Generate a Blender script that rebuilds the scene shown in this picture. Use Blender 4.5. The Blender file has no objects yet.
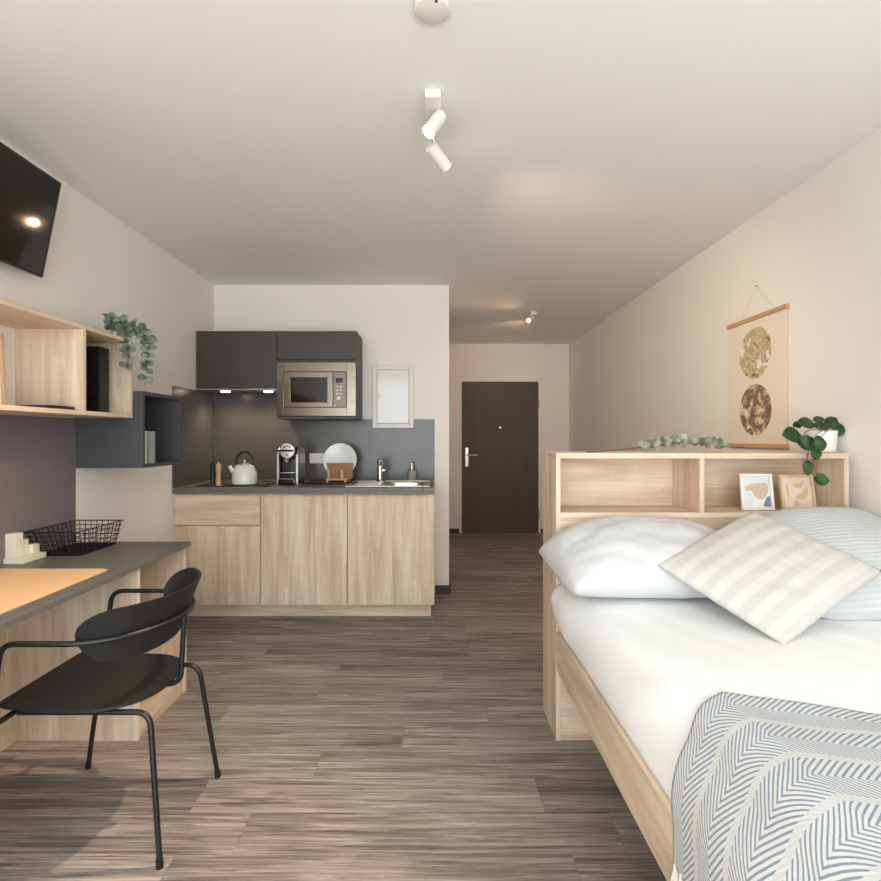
import bpy, bmesh, math, random
from mathutils import Vector, Matrix, noise
sc = bpy.context.scene
C = sc.collection
R = math.radians
PI = math.pi

# ------------------------------------------------------------------ helpers
def lin(r, g, b):
    f = lambda c: (c/255/12.92) if c/255 <= .04045 else ((c/255+.055)/1.055)**2.4
    return (f(r), f(g), f(b), 1)

class NT:
    """small node tree builder"""
    def __init__(s, name):
        s.m = bpy.data.materials.new(name); s.m.use_nodes = True
        s.t = s.m.node_tree; s.b = s.t.nodes['Principled BSDF']
    def n(s, typ, **kw):
        x = s.t.nodes.new(typ)
        for k, v in kw.items(): setattr(x, k, v)
        return x
    def put(s, a, b):
        if isinstance(a, (int, float, tuple, list)): b.default_value = a
        else: s.t.links.new(a, b)
    def math(s, op, a, b=0.0, c=0.0):
        x = s.n('ShaderNodeMath', operation=op)
        s.put(a, x.inputs[0]); s.put(b, x.inputs[1]); s.put(c, x.inputs[2])
        return x.outputs[0]
    def mix(s, f, a, b, blend='MIX'):
        x = s.n('ShaderNodeMix', data_type='RGBA', blend_type=blend)
        s.put(f, x.inputs[0]); s.put(a, x.inputs[6]); s.put(b, x.inputs[7])
        return x.outputs[2]
    def ramp(s, f, stops, interp='LINEAR'):
        x = s.n('ShaderNodeValToRGB'); x.color_ramp.interpolation = interp
        e = x.color_ramp.elements
        while len(e) < len(stops): e.new(.5)
        for i, (p, c) in enumerate(stops): e[i].position = p; e[i].color = c
        s.put(f, x.inputs[0]); return x.outputs[0]
    def coord(s, which='Object', scale=(1,1,1), rand=0, rot=(0,0,0)):
        tc = s.n('ShaderNodeTexCoord').outputs[which]
        if rand:
            oi = s.n('ShaderNodeObjectInfo')
            v = s.n('ShaderNodeVectorMath', operation='ADD')
            cm = s.n('ShaderNodeCombineXYZ')
            k = s.math('MULTIPLY', oi.outputs['Random'], rand)
            for i in range(3): s.t.links.new(k, cm.inputs[i])
            s.t.links.new(tc, v.inputs[0]); s.t.links.new(cm.outputs[0], v.inputs[1]); tc = v.outputs[0]
        mp = s.n('ShaderNodeMapping'); mp.inputs['Scale'].default_value = scale
        mp.inputs['Rotation'].default_value = rot
        s.t.links.new(tc, mp.inputs[0]); return mp.outputs[0]
    def noise(s, vec, scale=5, detail=4, rough=.5, dist=0):
        x = s.n('ShaderNodeTexNoise'); x.inputs['Scale'].default_value = scale
        x.inputs['Detail'].default_value = detail; x.inputs['Roughness'].default_value = rough
        x.inputs['Distortion'].default_value = dist
        if vec is not None: s.t.links.new(vec, x.inputs['Vector'])
        return x.outputs['Fac']
    def bump(s, h, strength=.1, dist=.01):
        x = s.n('ShaderNodeBump'); x.inputs['Strength'].default_value = strength
        x.inputs['Distance'].default_value = dist
        s.t.links.new(h, x.inputs['Height']); s.t.links.new(x.outputs[0], s.b.inputs['Normal'])
    def set(s, col=None, rough=None, metal=None, spec=None):
        if col is not None: s.put(col, s.b.inputs['Base Color'])
        if rough is not None: s.put(rough, s.b.inputs['Roughness'])
        if metal is not None: s.put(metal, s.b.inputs['Metallic'])
        if spec is not None: s.put(spec, s.b.inputs['Specular IOR Level'])
        return s

def plain(name, rgb, rough=.5, metal=0, spec=.5, nscale=0, nstr=.05, var=0, sheen=0):
    t = NT(name); c = lin(*rgb)
    if var:
        n = t.noise(t.coord('Object', rand=3), nscale or 8, 5)
        d = tuple(max(0, x*(1-var)) for x in c[:3]) + (1,)
        u = tuple(min(1, x*(1+var)) for x in c[:3]) + (1,)
        t.set(t.ramp(n, [(.3, d), (.7, u)]))
    else: t.set(c)
    t.set(None, rough, metal, spec)
    if nscale: t.bump(t.noise(t.coord('Object'), nscale, 5), nstr, .005)
    if sheen: t.b.inputs['Sheen Weight'].default_value = sheen
    return t.m

def wood(name, axis, dark, mid, light, rough=.5):
    t = NT(name)
    def sc_(a, c): return tuple(a if ax == axis else c for ax in 'XYZ')
    n1 = t.noise(t.coord('Object', sc_(.9, 9), 7), 1.6, 4, .55, .6)
    n2 = t.noise(t.coord('Object', sc_(2.2, 70), 7), 1.5, 5, .6)
    n3 = t.noise(t.coord('Object', sc_(60, 14), 7), 1.0, 2, .5)
    f = t.math('ADD', t.math('MULTIPLY', n1, .66), t.math('MULTIPLY', n2, .28))
    f = t.math('ADD', f, t.math('MULTIPLY', n3, .06))
    t.set(t.ramp(f, [(.34, lin(*dark)), (.5, lin(*mid)), (.64, lin(*light))]), rough, 0, .3)
    t.bump(n2, .06, .002)
    return t.m

def emit(name, rgb, strength):
    t = NT(name); t.set((0, 0, 0, 1), .5)
    t.b.inputs['Emission Color'].default_value = lin(*rgb)
    t.b.inputs['Emission Strength'].default_value = strength
    return t.m

class B:
    """collects geometry for ONE mesh object, in world coordinates"""
    def __init__(s): s.bm = bmesh.new(); s.uv = None; s.round = False
    def box(s, x0, x1, y0, y1, z0, z1, bev=0, seg=2):
        m = Matrix.Translation(((x0+x1)/2, (y0+y1)/2, (z0+z1)/2)) @ Matrix.Diagonal((abs(x1-x0), abs(y1-y0), abs(z1-z0), 1))
        v = bmesh.ops.create_cube(s.bm, size=1, matrix=m)['verts']
        if bev:
            e = list({e for q in v for e in q.link_edges})
            bmesh.ops.bevel(s.bm, geom=e, offset=bev, segments=seg, affect='EDGES', profile=.5)
        return s
    def obox(s, ctr, ax, ay, az, hx, hy, hz, bev=0, seg=2):
        """oriented box"""
        ax, ay, az = Vector(ax).normalized(), Vector(ay).normalized(), Vector(az).normalized()
        m = Matrix((( ax.x*2*hx, ay.x*2*hy, az.x*2*hz, ctr[0]), (ax.y*2*hx, ay.y*2*hy, az.y*2*hz, ctr[1]),
                    (ax.z*2*hx, ay.z*2*hy, az.z*2*hz, ctr[2]), (0, 0, 0, 1)))
        v = bmesh.ops.create_cube(s.bm, size=1, matrix=m)['verts']
        if bev:
            e = list({e for q in v for e in q.link_edges})
            bmesh.ops.bevel(s.bm, geom=e, offset=bev, segments=seg, affect='EDGES', profile=.5)
        return s
    def tube(s, pts, r, seg=10, closed=False, cap=True):
        s.round = True
        pts = [Vector(p) for p in pts]; n = len(pts)
        rr = r if isinstance(r, (list, tuple)) else [r]*n
        tang = []
        for i in range(n):
            if closed: d = pts[(i+1) % n]-pts[i-1]
            else: d = pts[min(i+1, n-1)]-pts[max(i-1, 0)]
            tang.append(d.normalized())
        up = Vector((0, 0, 1)) if abs(tang[0].z) < .9 else Vector((1, 0, 0))
        nrm = (up-tang[0]*up.dot(tang[0])).normalized()
        rings = []
        for i in range(n):
            if i:
                nrm = nrm-tang[i]*nrm.dot(tang[i])
                nrm.normalize()
            bi = tang[i].cross(nrm)
            rings.append([s.bm.verts.new(pts[i]+(nrm*math.cos(2*PI*k/seg)+bi*math.sin(2*PI*k/seg))*rr[i]) for k in range(seg)])
        for i in range(n if closed else n-1):
            a, b = rings[i], rings[(i+1) % n]
            for k in range(seg):
                s.bm.faces.new((a[k], a[(k+1) % seg], b[(k+1) % seg], b[k]))
        if cap and not closed:
            s.bm.faces.new(rings[0][::-1]); s.bm.faces.new(rings[-1])
        return s
    def cyl(s, p0, p1, r0, r1=None, seg=24): return s.tube([p0, p1], [r0, r0 if r1 is None else r1], seg)
    def lathe(s, prof, c, axis=(0, 0, 1), seg=36):
        s.round = True
        ax = Vector(axis).normalized()
        u = Vector((1, 0, 0)) if abs(ax.x) < .9 else Vector((0, 1, 0))
        u = (u-ax*u.dot(ax)).normalized(); w = ax.cross(u); c = Vector(c); rings = []
        for r, h in prof:
            if r < 1e-6: rings.append([s.bm.verts.new(c+ax*h)])
            else: rings.append([s.bm.verts.new(c+ax*h+(u*math.cos(2*PI*k/seg)+w*math.sin(2*PI*k/seg))*r) for k in range(seg)])
        for a, b in zip(rings, rings[1:]):
            for k in range(seg):
                k2 = (k+1) % seg
                if len(a) == 1 and len(b) == 1: continue
                if len(a) == 1: s.bm.faces.new((a[0], b[k2], b[k]))
                elif len(b) == 1: s.bm.faces.new((a[k], a[k2], b[0]))
                else: s.bm.faces.new((a[k], a[k2], b[k2], b[k]))
        if len(rings[0]) > 1: s.bm.faces.new(rings[0][::-1])
        if len(rings[-1]) > 1: s.bm.faces.new(rings[-1])
        return s
    def prism(s, poly, o, u, v, depth):
        """polygon in the plane (o,u,v) pushed along u x v"""
        o, u, v = Vector(o), Vector(u), Vector(v); w = u.cross(v).normalized()*depth
        a = [s.bm.verts.new(o+u*x+v*y) for x, y in poly]; b = [s.bm.verts.new(q.co+w) for q in a]
        s.bm.faces.new(a[::-1]); s.bm.faces.new(b)
        n = len(a)
        for i in range(n): s.bm.faces.new((a[i], a[(i+1) % n], b[(i+1) % n], b[i]))
        return s
    def grid(s, fn, nu, nv, uvfn=None):
        s.round = True
        V = [[s.bm.verts.new(fn(i/(nu-1), j/(nv-1))) for j in range(nv)] for i in range(nu)]
        if uvfn and s.uv is None: s.uv = s.bm.loops.layers.uv.new('UVMap')
        for i in range(nu-1):
            for j in range(nv-1):
                f = s.bm.faces.new((V[i][j], V[i+1][j], V[i+1][j+1], V[i][j+1]))
                if uvfn:
                    for l, (a, b) in zip(f.loops, ((i, j), (i+1, j), (i+1, j+1), (i, j+1))):
                        l[s.uv].uv = uvfn(a/(nu-1), b/(nv-1))
        return V
    def leaf(s, c, d, n, L, W, curl=.15, fold=.12, k=8):
        """a single leaf: stalk end at c, growing along d, face normal n"""
        d = Vector(d).normalized(); n = Vector(n); n = (n-d*n.dot(d))
        if n.length < 1e-4: n = d.orthogonal()
        n.normalize(); w = d.cross(n); c = Vector(c); rows = []
        for i in range(k+1):
            t = i/k; hw = W/2*(math.sin(PI*min(1, max(0, t))**.85))**.75 if 0 < t < 1 else 0
            mid = c+d*(L*t)-n*(curl*L*t*t)
            if hw < 1e-6: rows.append([s.bm.verts.new(mid)])
            else: rows.append([s.bm.verts.new(mid+w*hw*x+n*(fold*hw*abs(x))) for x in (-1, -.5, 0, .5, 1)])
        for a, b in zip(rows, rows[1:]):
            if len(a) == 1 and len(b) > 1:
                for j in range(4): s.bm.faces.new((a[0], b[j], b[j+1]))
            elif len(b) == 1 and len(a) > 1:
                for j in range(4): s.bm.faces.new((a[j], a[j+1], b[0]))
            elif len(a) > 1:
                for j in range(4): s.bm.faces.new((a[j], a[j+1], b[j+1], b[j]))
        return s
    def build(s, name, mat, parent=None, smooth=True, angle=None, shift=None, recalc=True):
        off = shift if shift is not None else (wloc(parent) if parent else Vector((0, 0, 0)))
        for v in s.bm.verts: v.co -= off
        if recalc: bmesh.ops.recalc_face_normals(s.bm, faces=s.bm.faces[:])
        me = bpy.data.meshes.new(name); s.bm.to_mesh(me); s.bm.free()
        me.materials.append(mat)
        if angle is None: angle = 40 if s.round else 20
        if smooth:
            me.polygons.foreach_set('use_smooth', [True]*len(me.polygons))
            if angle < 180: me.set_sharp_from_angle(angle=R(angle))
        o = bpy.data.objects.new(name, me); C.objects.link(o)
        if parent: o.parent = parent
        else: o.location = off
        return o
def wloc(o):
    v = Vector((0, 0, 0))
    while o: v = v+o.location; o = o.parent
    return v
def tag(o, label, cat, group=None, kind=None):
    o['label'] = label; o['category'] = cat
    if group: o['group'] = group
    if kind: o['kind'] = kind
    return o
def thing(name, label, cat, loc, group=None):
    o = bpy.data.objects.new(name, None); o.empty_display_size = .1
    C.objects.link(o); o.location = loc
    return tag(o, label, cat, group)
def solo(name, b, mat, label, cat, group=None, **kw):
    bb = [v.co for v in b.bm.verts]
    base = Vector(((min(v.x for v in bb)+max(v.x for v in bb))/2, (min(v.y for v in bb)+max(v.y for v in bb))/2, min(v.z for v in bb)))
    return tag(b.build(name, mat, None, shift=base, **kw), label, cat, group)
def struct(name, b, mat, **kw):
    o = b.build(name, mat, **kw)
    if not o.parent: o['kind'] = 'structure'
    return o
def copy_tree(o, parent=None):
    c = o.copy(); C.objects.link(c)
    if parent: c.parent = parent; c.matrix_parent_inverse = o.matrix_parent_inverse.copy()
    for ch in list(o.children): copy_tree(ch, c)
    return c
def fillet(pts, rad, n=6):
    """round the inner corners of a polyline"""
    P = [Vector(p) for p in pts]; out = [P[0]]
    for i in range(1, len(P)-1):
        a, b, c = P[i-1], P[i], P[i+1]
        d1, d2 = (a-b), (c-b); l1, l2 = d1.length, d2.length; d1.normalize(); d2.normalize()
        ang = d1.angle(d2); t = min(rad/math.tan(ang/2), l1*.49, l2*.49)
        p, q = b+d1*t, b+d2*t
        for k in range(n+1):
            u = k/n; out.append(p*(1-u)**2+b*2*u*(1-u)+q*u*u)
    out.append(P[-1]); return out
def spline(pts, n):
    """catmull-rom through pts, n samples per span"""
    P = [Vector(p) for p in pts]; P = [P[0]*2-P[1]]+P+[P[-1]*2-P[-2]]; out = []
    for i in range(1, len(P)-2):
        for k in range(n):
            t = k/n; a, b, c, d = P[i-1:i+3]
            out.append(.5*((2*b)+(c-a)*t+(2*a-5*b+4*c-d)*t*t+(3*b-3*c+d-a)*t**3))
    out.append(P[-2]); return out

# ------------------------------------------------------------------ materials
M = {}
def paint(name, rgb):
    t = NT(name); n = t.noise(t.coord('Object'), 220, 3)
    t.set(lin(*rgb), .9, 0, .2); t.bump(n, .05, .001); return t.m
M['wall'] = paint('white_wall_paint', (238, 232, 224))
M['ceiling'] = paint('white_ceiling_paint', (240, 239, 235))
OAK = ((190, 166, 140), (217, 195, 170), (232, 216, 195))
for a in 'XYZ': M['oak'+a] = wood('light_oak_grain_'+a.lower(), a, *OAK)
M['edge'] = wood('pale_oak_edging', 'X', (196, 170, 142), (210, 187, 160), (220, 199, 174))
M['anthracite'] = plain('anthracite_laminate', (66, 62, 56), .5, nscale=300, nstr=.02)
M['slate'] = plain('slate_grey_laminate', (66, 68, 68), .55, nscale=300, nstr=.02)
M['worktop'] = plain('dark_grey_worktop', (100, 98, 94), .42, nscale=60, var=.06, nstr=.02)
M['backsplash'] = plain('grey_backsplash_laminate', (82, 79, 73), .26, nscale=40, var=.04, nstr=.01)
M['mauve'] = plain('mauve_grey_panel', (115, 108, 110), .6, nscale=120, var=.05, nstr=.03)
M['doorbrown'] = wood('dark_brown_door_veneer', 'Z', (82, 74, 65), (86, 78, 69), (90, 82, 72))
M['skirting'] = plain('dark_grey_skirting', (58, 53, 50), .6)
M['black_metal'] = plain('black_powder_coat', (22, 22, 22), .38)
M['black_shell'] = plain('black_moulded_shell', (27, 27, 27), .5, nscale=400, nstr=.03)
M['black'] = plain('black_plastic', (18, 18, 18), .4)
M['gloss_black'] = plain('gloss_black_glass', (9, 9, 8), .08)
M['screen'] = plain('dark_display_glass', (24, 22, 17), .06)
M['steel'] = None
t = NT('brushed_stainless_steel'); n = t.noise(t.coord('Object', (3, 3, 260)), 1, 3)
t.set(t.ramp(n, [(.3, lin(121, 112, 100)), (.7, lin(131, 122, 109))]), t.math('MULTIPLY_ADD', n, .06, .20), 1); M['steel'] = t.m
M['chrome'] = plain('polished_chrome', (210, 208, 205), .12, 1)
M['satin'] = plain('satin_metal', (196, 192, 186), .28, 1)
M['ceramic'] = plain('white_glazed_ceramic', (228, 228, 224), .18)
M['enamel'] = plain('white_enamel', (225, 226, 220), .22)
M['white'] = plain('white_plastic', (226, 222, 213), .35)
M['white_lacquer'] = plain('glossy_white_lacquer', (226, 224, 216), .1)
M['beech'] = wood('beech_turned_wood', 'Z', (188, 146, 100), (206, 165, 118), (218, 182, 138))
M['walnutish'] = wood('warm_brown_wood', 'X', (138, 98, 58), (162, 120, 74), (184, 142, 94))
M['barwood'] = wood('honey_wood_rod', 'Y', (186, 146, 106), (204, 164, 122), (216, 180, 140))
M['framewood'] = wood('pale_frame_wood', 'Z', (196, 164, 128), (208, 178, 144), (220, 194, 162))
M['leather'] = plain('tan_leather_mat', (226, 186, 142), .55, nscale=160, var=.05, nstr=.08)
M['organiser'] = plain('cream_cardboard', (222, 216, 196), .7, nscale=60, var=.03)
M['paper'] = plain('blush_paper', (236, 221, 204), .8, nscale=90, var=.02)
M['stone'] = plain('grey_stoneware', (150, 144, 134), .6, nscale=90, var=.06)
M['greenbook'] = plain('grey_green_cover', (150, 156, 146), .6, nscale=80, var=.04)
M['palebook'] = plain('pale_grey_cover', (182, 182, 172), .6, nscale=80, var=.04)
M['string'] = plain('cotton_string', (222, 206, 184), .9)
M['stem'] = plain('brown_stem', (104, 78, 66), .7)
M['lamp_on'] = emit('lit_halogen_lens', (255, 226, 180), 40)
M['lamp_hall'] = emit('lit_hall_lens', (255, 214, 168), 6)
M['hood_led'] = emit('lit_hood_lens', (255, 236, 205), 18)
def leafmat(name, a, b, c, rough=.45):
    t = NT(name); oc = t.coord('Object', (1, 1, 1))
    n = t.noise(oc, 26, 3); t.set(t.ramp(n, [(.32, lin(*a)), (.5, lin(*b)), (.68, lin(*c))]), rough, 0, .4)
    t.b.inputs['Subsurface Weight'].default_value = 0.0
    return t.m
M['euca'] = leafmat('grey_green_eucalyptus', (70, 84, 70), (104, 118, 102), (158, 168, 150))
M['euca_dry'] = leafmat('dusty_sage_eucalyptus', (98, 106, 84), (138, 144, 120), (172, 176, 154), .6)
M['pepero'] = leafmat('deep_green_leaf', (24, 46, 28), (38, 68, 36), (66, 98, 52), .28)

# floor: wood look vinyl planks that run across the room
t = NT('grey_brown_vinyl_planks')
oc = t.coord('Object')
so_ = t.n('ShaderNodeSeparateXYZ'); t.t.links.new(oc, so_.inputs[0]); fx, fy = so_.outputs[0], so_.outputs[1]
PW, PLN = .178, 1.22
ry = t.math('DIVIDE', fy, PW); row = t.math('FLOOR', ry)
wn_ = t.n('ShaderNodeTexWhiteNoise', noise_dimensions='1D'); t.t.links.new(row, wn_.inputs['W'])
cxx = t.math('ADD', t.math('DIVIDE', fx, PLN), wn_.outputs['Value']); colm = t.math('FLOOR', cxx)
wn2 = t.n('ShaderNodeTexWhiteNoise', noise_dimensions='2D'); cb2 = t.n('ShaderNodeCombineXYZ'); t.put(row, cb2.inputs[0]); t.put(colm, cb2.inputs[1]); t.t.links.new(cb2.outputs[0], wn2.inputs['Vector'])
rnd = wn2.outputs['Value']
def edge(f_, wid):
    fr = t.math('FRACT', f_); return t.math('LESS_THAN', t.math('MINIMUM', fr, t.math('SUBTRACT', 1.0, fr)), wid)
seam = t.math('MAXIMUM', edge(ry, .0006/PW), edge(cxx, .0007/PLN))
cm = t.n('ShaderNodeCombineXYZ'); t.put(t.math('MULTIPLY', rnd, 9.0), cm.inputs[0]); t.put(t.math('MULTIPLY', rnd, 23.0), cm.inputs[2])
va = t.n('ShaderNodeVectorMath', operation='ADD'); t.t.links.new(oc, va.inputs[0]); t.t.links.new(cm.outputs[0], va.inputs[1])
def mp(scale):
    x = t.n('ShaderNodeMapping'); x.inputs['Scale'].default_value = scale; t.t.links.new(va.outputs[0], x.inputs[0]); return x.outputs[0]
g1 = t.noise(mp((1.1, 21, 1)), 1.6, 6, .68, .9)
g2 = t.noise(mp((2.4, 120, 1)), 1.3, 5, .7, .3)
g3 = t.noise(mp((.7, 5, 1)), 1.5, 3, .5, .5)
g4 = t.noise(mp((2.4, 75, 1)), 1.2, 4, .65, 1.2)
f = t.math('ADD', t.math('ADD', t.math('MULTIPLY', g1, .52), t.math('MULTIPLY', g2, .34)), t.math('MULTIPLY', g3, .14))
f = t.math('ADD', f, t.math('MULTIPLY_ADD', rnd, .05, -.025))
col = t.ramp(f, [(.35, lin(72, 64, 59)), (.44, lin(112, 101, 94)), (.52, lin(148, 137, 129)), (.64, lin(192, 180, 171))])
dark = t.ramp(g4, [(.35, (1, 1, 1, 1)), (.43, (0, 0, 0, 1))])
col = t.mix(t.math('MULTIPLY', dark, .55), col, lin(62, 54, 50))
col = t.mix(t.math('MULTIPLY', seam, .45), col, lin(60, 52, 48))
t.set(col, t.math('MULTIPLY_ADD', g2, .18, .40), 0, .4); t.bump(g2, .08, .002)
M['floor'] = t.m

M['panel'] = plain('dark_steel_control_panel', (112, 104, 94), .38, 1)
# fabrics
def linen(name, rgb, nscale=260, nstr=.12, rough=.92):
    t = NT(name); n = t.noise(t.coord('Object'), nscale, 3); big = t.noise(t.coord('Object'), 9, 4, .6)
    t.set(lin(*rgb), rough, 0, .2)
    h = t.math('ADD', t.math('MULTIPLY', n, .25), t.math('MULTIPLY', big, 1.2)); t.bump(h, nstr, .012)
    t.b.inputs['Sheen Weight'].default_value = .15
    return t.m
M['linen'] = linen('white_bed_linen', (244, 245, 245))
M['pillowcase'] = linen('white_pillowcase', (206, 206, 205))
M['tassel'] = plain('cream_cotton_tassel', (228, 222, 208), .95)
t = NT('cream_cushion_with_grey_bands'); uv = t.coord('UV'); sx = t.n('ShaderNodeSeparateXYZ'); t.t.links.new(uv, sx.inputs[0])
wob = t.noise(uv, 6, 3)
w = t.math('SINE', t.math('MULTIPLY_ADD', sx.outputs[1], 2*PI*7.2, t.math('MULTIPLY', wob, .8)))
fine = t.math('SINE', t.math('MULTIPLY', sx.outputs[1], 2*PI*95))
n = t.noise(t.coord('UV', (90, 260, 1)), 1, 3)
k = t.ramp(t.math('MULTIPLY_ADD', w, .5, .5), [(.36, (0, 0, 0, 1)), (.64, (1, 1, 1, 1))])
k2 = t.math('MULTIPLY', k, t.math('MULTIPLY_ADD', n, .7, .45))
t.set(t.mix(k2, lin(216, 212, 203), lin(202, 199, 194)), .92, 0, .2)
t.bump(t.math('ADD', n, t.math('MULTIPLY', fine, .35)), .25, .003); M['cushion'] = t.m
t = NT('pale_blue_grey_ribbed_cover'); uv = t.coord('UV'); sx = t.n('ShaderNodeSeparateXYZ'); t.t.links.new(uv, sx.inputs[0])
wob = t.noise(t.coord('UV', (5, 5, 1)), 1, 2)
w = t.math('SINE', t.math('MULTIPLY_ADD', sx.outputs[1], 2*PI*30, t.math('MULTIPLY', wob, 3.0)))
t.set(t.mix(t.math('MULTIPLY_ADD', w, .5, .5), lin(192, 196, 196), lin(203, 206, 205)), .92, 0, .2)
t.bump(w, .16, .004); M['ribbed'] = t.m
# throw: herringbone bands
t = NT('cream_throw_with_blue_grey_herringbone'); uv = t.coord('UV'); sx = t.n('ShaderNodeSeparateXYZ'); t.t.links.new(uv, sx.inputs[0])
U, V = sx.outputs[0], sx.outputs[1]
per = .120
fu = t.math('FRACT', t.math('DIVIDE', U, per))
band = t.math('LESS_THAN', fu, .86)
tri = t.math('ABSOLUTE', t.math('SUBTRACT', fu, .43))
wn = t.math('MULTIPLY', t.noise(t.coord('UV', (60, 60, 1)), 1, 2), .9)
ph = t.math('ADD', t.math('MULTIPLY_ADD', tri, -62.0, t.math('MULTIPLY', V, 2*PI/.0140)), wn)
st = t.math('SINE', ph)
st = t.ramp(t.math('MULTIPLY_ADD', st, .5, .5), [(.54, (0, 0, 0, 1)), (.74, (1, 1, 1, 1))])
weave = t.noise(t.coord('UV', (500, 500, 1)), 1, 2)
mask = t.math('MULTIPLY', t.math('MULTIPLY', st, band), t.math('MULTIPLY_ADD', weave, .6, .62))
strip = t.math('MULTIPLY', t.math('SUBTRACT', 1.0, band), t.math('MULTIPLY', weave, .22))
mask = t.math('MINIMUM', t.math('ADD', mask, strip), 1.0)
t.set(t.mix(mask, lin(216, 215, 211), lin(128, 145, 162)), .95, 0, .15)
t.bump(t.math('ADD', weave, t.math('MULTIPLY', st, .5)), .35, .003); M['throw'] = t.m
def mottled(name, seed, stops, scale=14):
    t = NT(name); oc = t.coord('Object', (1, 1, 1)); mpn = t.n('ShaderNodeMapping'); mpn.inputs['Location'].default_value = (seed, seed*2, seed*3)
    t.t.links.new(oc, mpn.inputs[0])
    n = t.noise(mpn.outputs[0], scale, 6, .66, .5)
    t.set(t.ramp(n, stops), .7); return t.m
M['print_a'] = mottled('pale_mottled_print', 3.1, [(.36, lin(104, 84, 60)), (.43, lin(172, 148, 106)), (.49, lin(222, 204, 168)), (.55, lin(160, 142, 90)), (.62, lin(240, 230, 214))])
M['print_b'] = mottled('brown_mottled_print', 7.7, [(.40, lin(232, 218, 188)), (.46, lin(196, 172, 118)), (.50, lin(140, 116, 98)), (.57, lin(108, 88, 80)), (.64, lin(190, 168, 122))])

# ------------------------------------------------------------------ the room
XL, XR, YF, YD, YK, XK, H = -1.806, 1.8, -1.5, 6.96, 4.262, .119, 2.53
struct('floor', B().box(XL-.1, XR+.1, YF-.1, YD+.1, -.1, 0), M['floor'], smooth=False)
struct('ceiling', B().box(XL-.1, XR+.1, YF-.1, YD+.1, H, H+.1), M['ceiling'], smooth=False)
struct('wall_left', B().box(XL-.1, XL, YF-.1, YK+.1, 0, H), M['wall'], smooth=False)
struct('wall_right', B().box(XR, XR+.1, YF-.1, YD+.1, 0, H), M['wall'], smooth=False)
struct('wall_kitchen', B().box(XL, XK, YK, YK+.1, 0, H), M['wall'], smooth=False)
struct('wall_hallway', B().box(XK-.1, XK, YK+.1, YD, 0, H), M['wall'], smooth=False)
DX0, DX1, DZ = .368, 1.386, 2.02
b = B(); b.box(XK-.1, DX0-.03, YD, YD+.1, 0, H); b.box(DX1+.03, XR, YD, YD+.1, 0, H); b.box(DX0-.03, DX1+.03, YD, YD+.1, DZ+.03, H); b.box(DX0-.03, DX1+.03, YD+.07, YD+.1, 0, DZ+.03)  # last box: unseen backing added behind the door, stops sky light leaking underneath
struct('wall_back', b, M['wall'], smooth=False)
# window wall behind the viewpoint
WX0, WX1, WZ0, WZ1 = -1.7, 1.7, .1, 2.45
b = B(); b.box(XL, WX0, YF-.1, YF, 0, H); b.box(WX1, XR, YF-.1, YF, 0, H); b.box(WX0, WX1, YF-.1, YF, 0, WZ0); b.box(WX0, WX1, YF-.1, YF, WZ1, H)
struct('wall_front', b, M['wall'], smooth=False)
b = B()
for x0, x1 in ((WX0, WX0+.06), (-.03, .03), (WX1-.06, WX1)): b.box(x0, x1, YF-.08, YF-.02, WZ0, WZ1)
b.box(WX0, WX1, YF-.08, YF-.02, WZ0, WZ0+.06); b.box(WX0, WX1, YF-.08, YF-.02, WZ1-.06, WZ1)
win = struct('window_1', b, M['white'], smooth=False)
# baseboards
SK = M['skirting']
struct('baseboard_left', B().box(XL, XL+.014, 2.66, 3.60, 0, .07), SK)
struct('baseboard_kitchen', B().box(.005, XK, YK-.014, YK, 0, .07), SK)
b = B(); b.box(XK, DX0-.035, YD-.014, YD, 0, .06); b.box(DX1+.035, XR, YD-.014, YD, 0, .06)
struct('baseboard_back', b, SK)
b = B(); b.box(XR-.014, XR, 2.47, YD-.014, 0, .06)
struct('baseboard_right', b, SK)
struct('baseboard_hallway', B().box(XK, XK+.014, YK, YD-.014, 0, .06), SK)
# entrance door
d = struct('door_1', B().box(DX0, DX1, YD-.012, YD+.03, .003, DZ, .002), M['doorbrown'])
b = B(); b.box(DX0-.045, DX0-.004, YD-.010, YD+.05, 0, DZ+.045, .003); b.box(DX1+.004, DX1+.045, YD-.010, YD+.05, 0, DZ+.045, .003); b.box(DX0-.004, DX1+.004, YD-.010, YD+.05, DZ+.004, DZ+.045, .003)
b.build('door_frame', M['wall'], d)
b = B().box(.408, .456, YD-.022, YD-.011, .888, 1.145, .006); pl = b.build('handle_plate', M['satin'], d)
b = B(); b.cyl((.432, YD-.02, 1.045), (.432, YD-.062, 1.045), .011); b.tube(fillet([(.432, YD-.058, 1.045), (.45, YD-.062, 1.045), (.57, YD-.06, 1.045)], .01), .0105, 12); b.build('door_lever', M['satin'], pl)
B().cyl((.432, YD-.021, .93), (.432, YD-.032, .93), .014).build('lock_cylinder', M['satin'], pl)
B().cyl((.877, YD-.011, 1.41), (.877, YD-.018, 1.41), .012).build('peephole', M['chrome'], d)
for z in (1.72, .25): B().cyl((DX1+.012, YD-.018, z-.05), (DX1+.012, YD-.018, z+.05), .010, seg=12).build('hinge', M['satin'], d)

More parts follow.
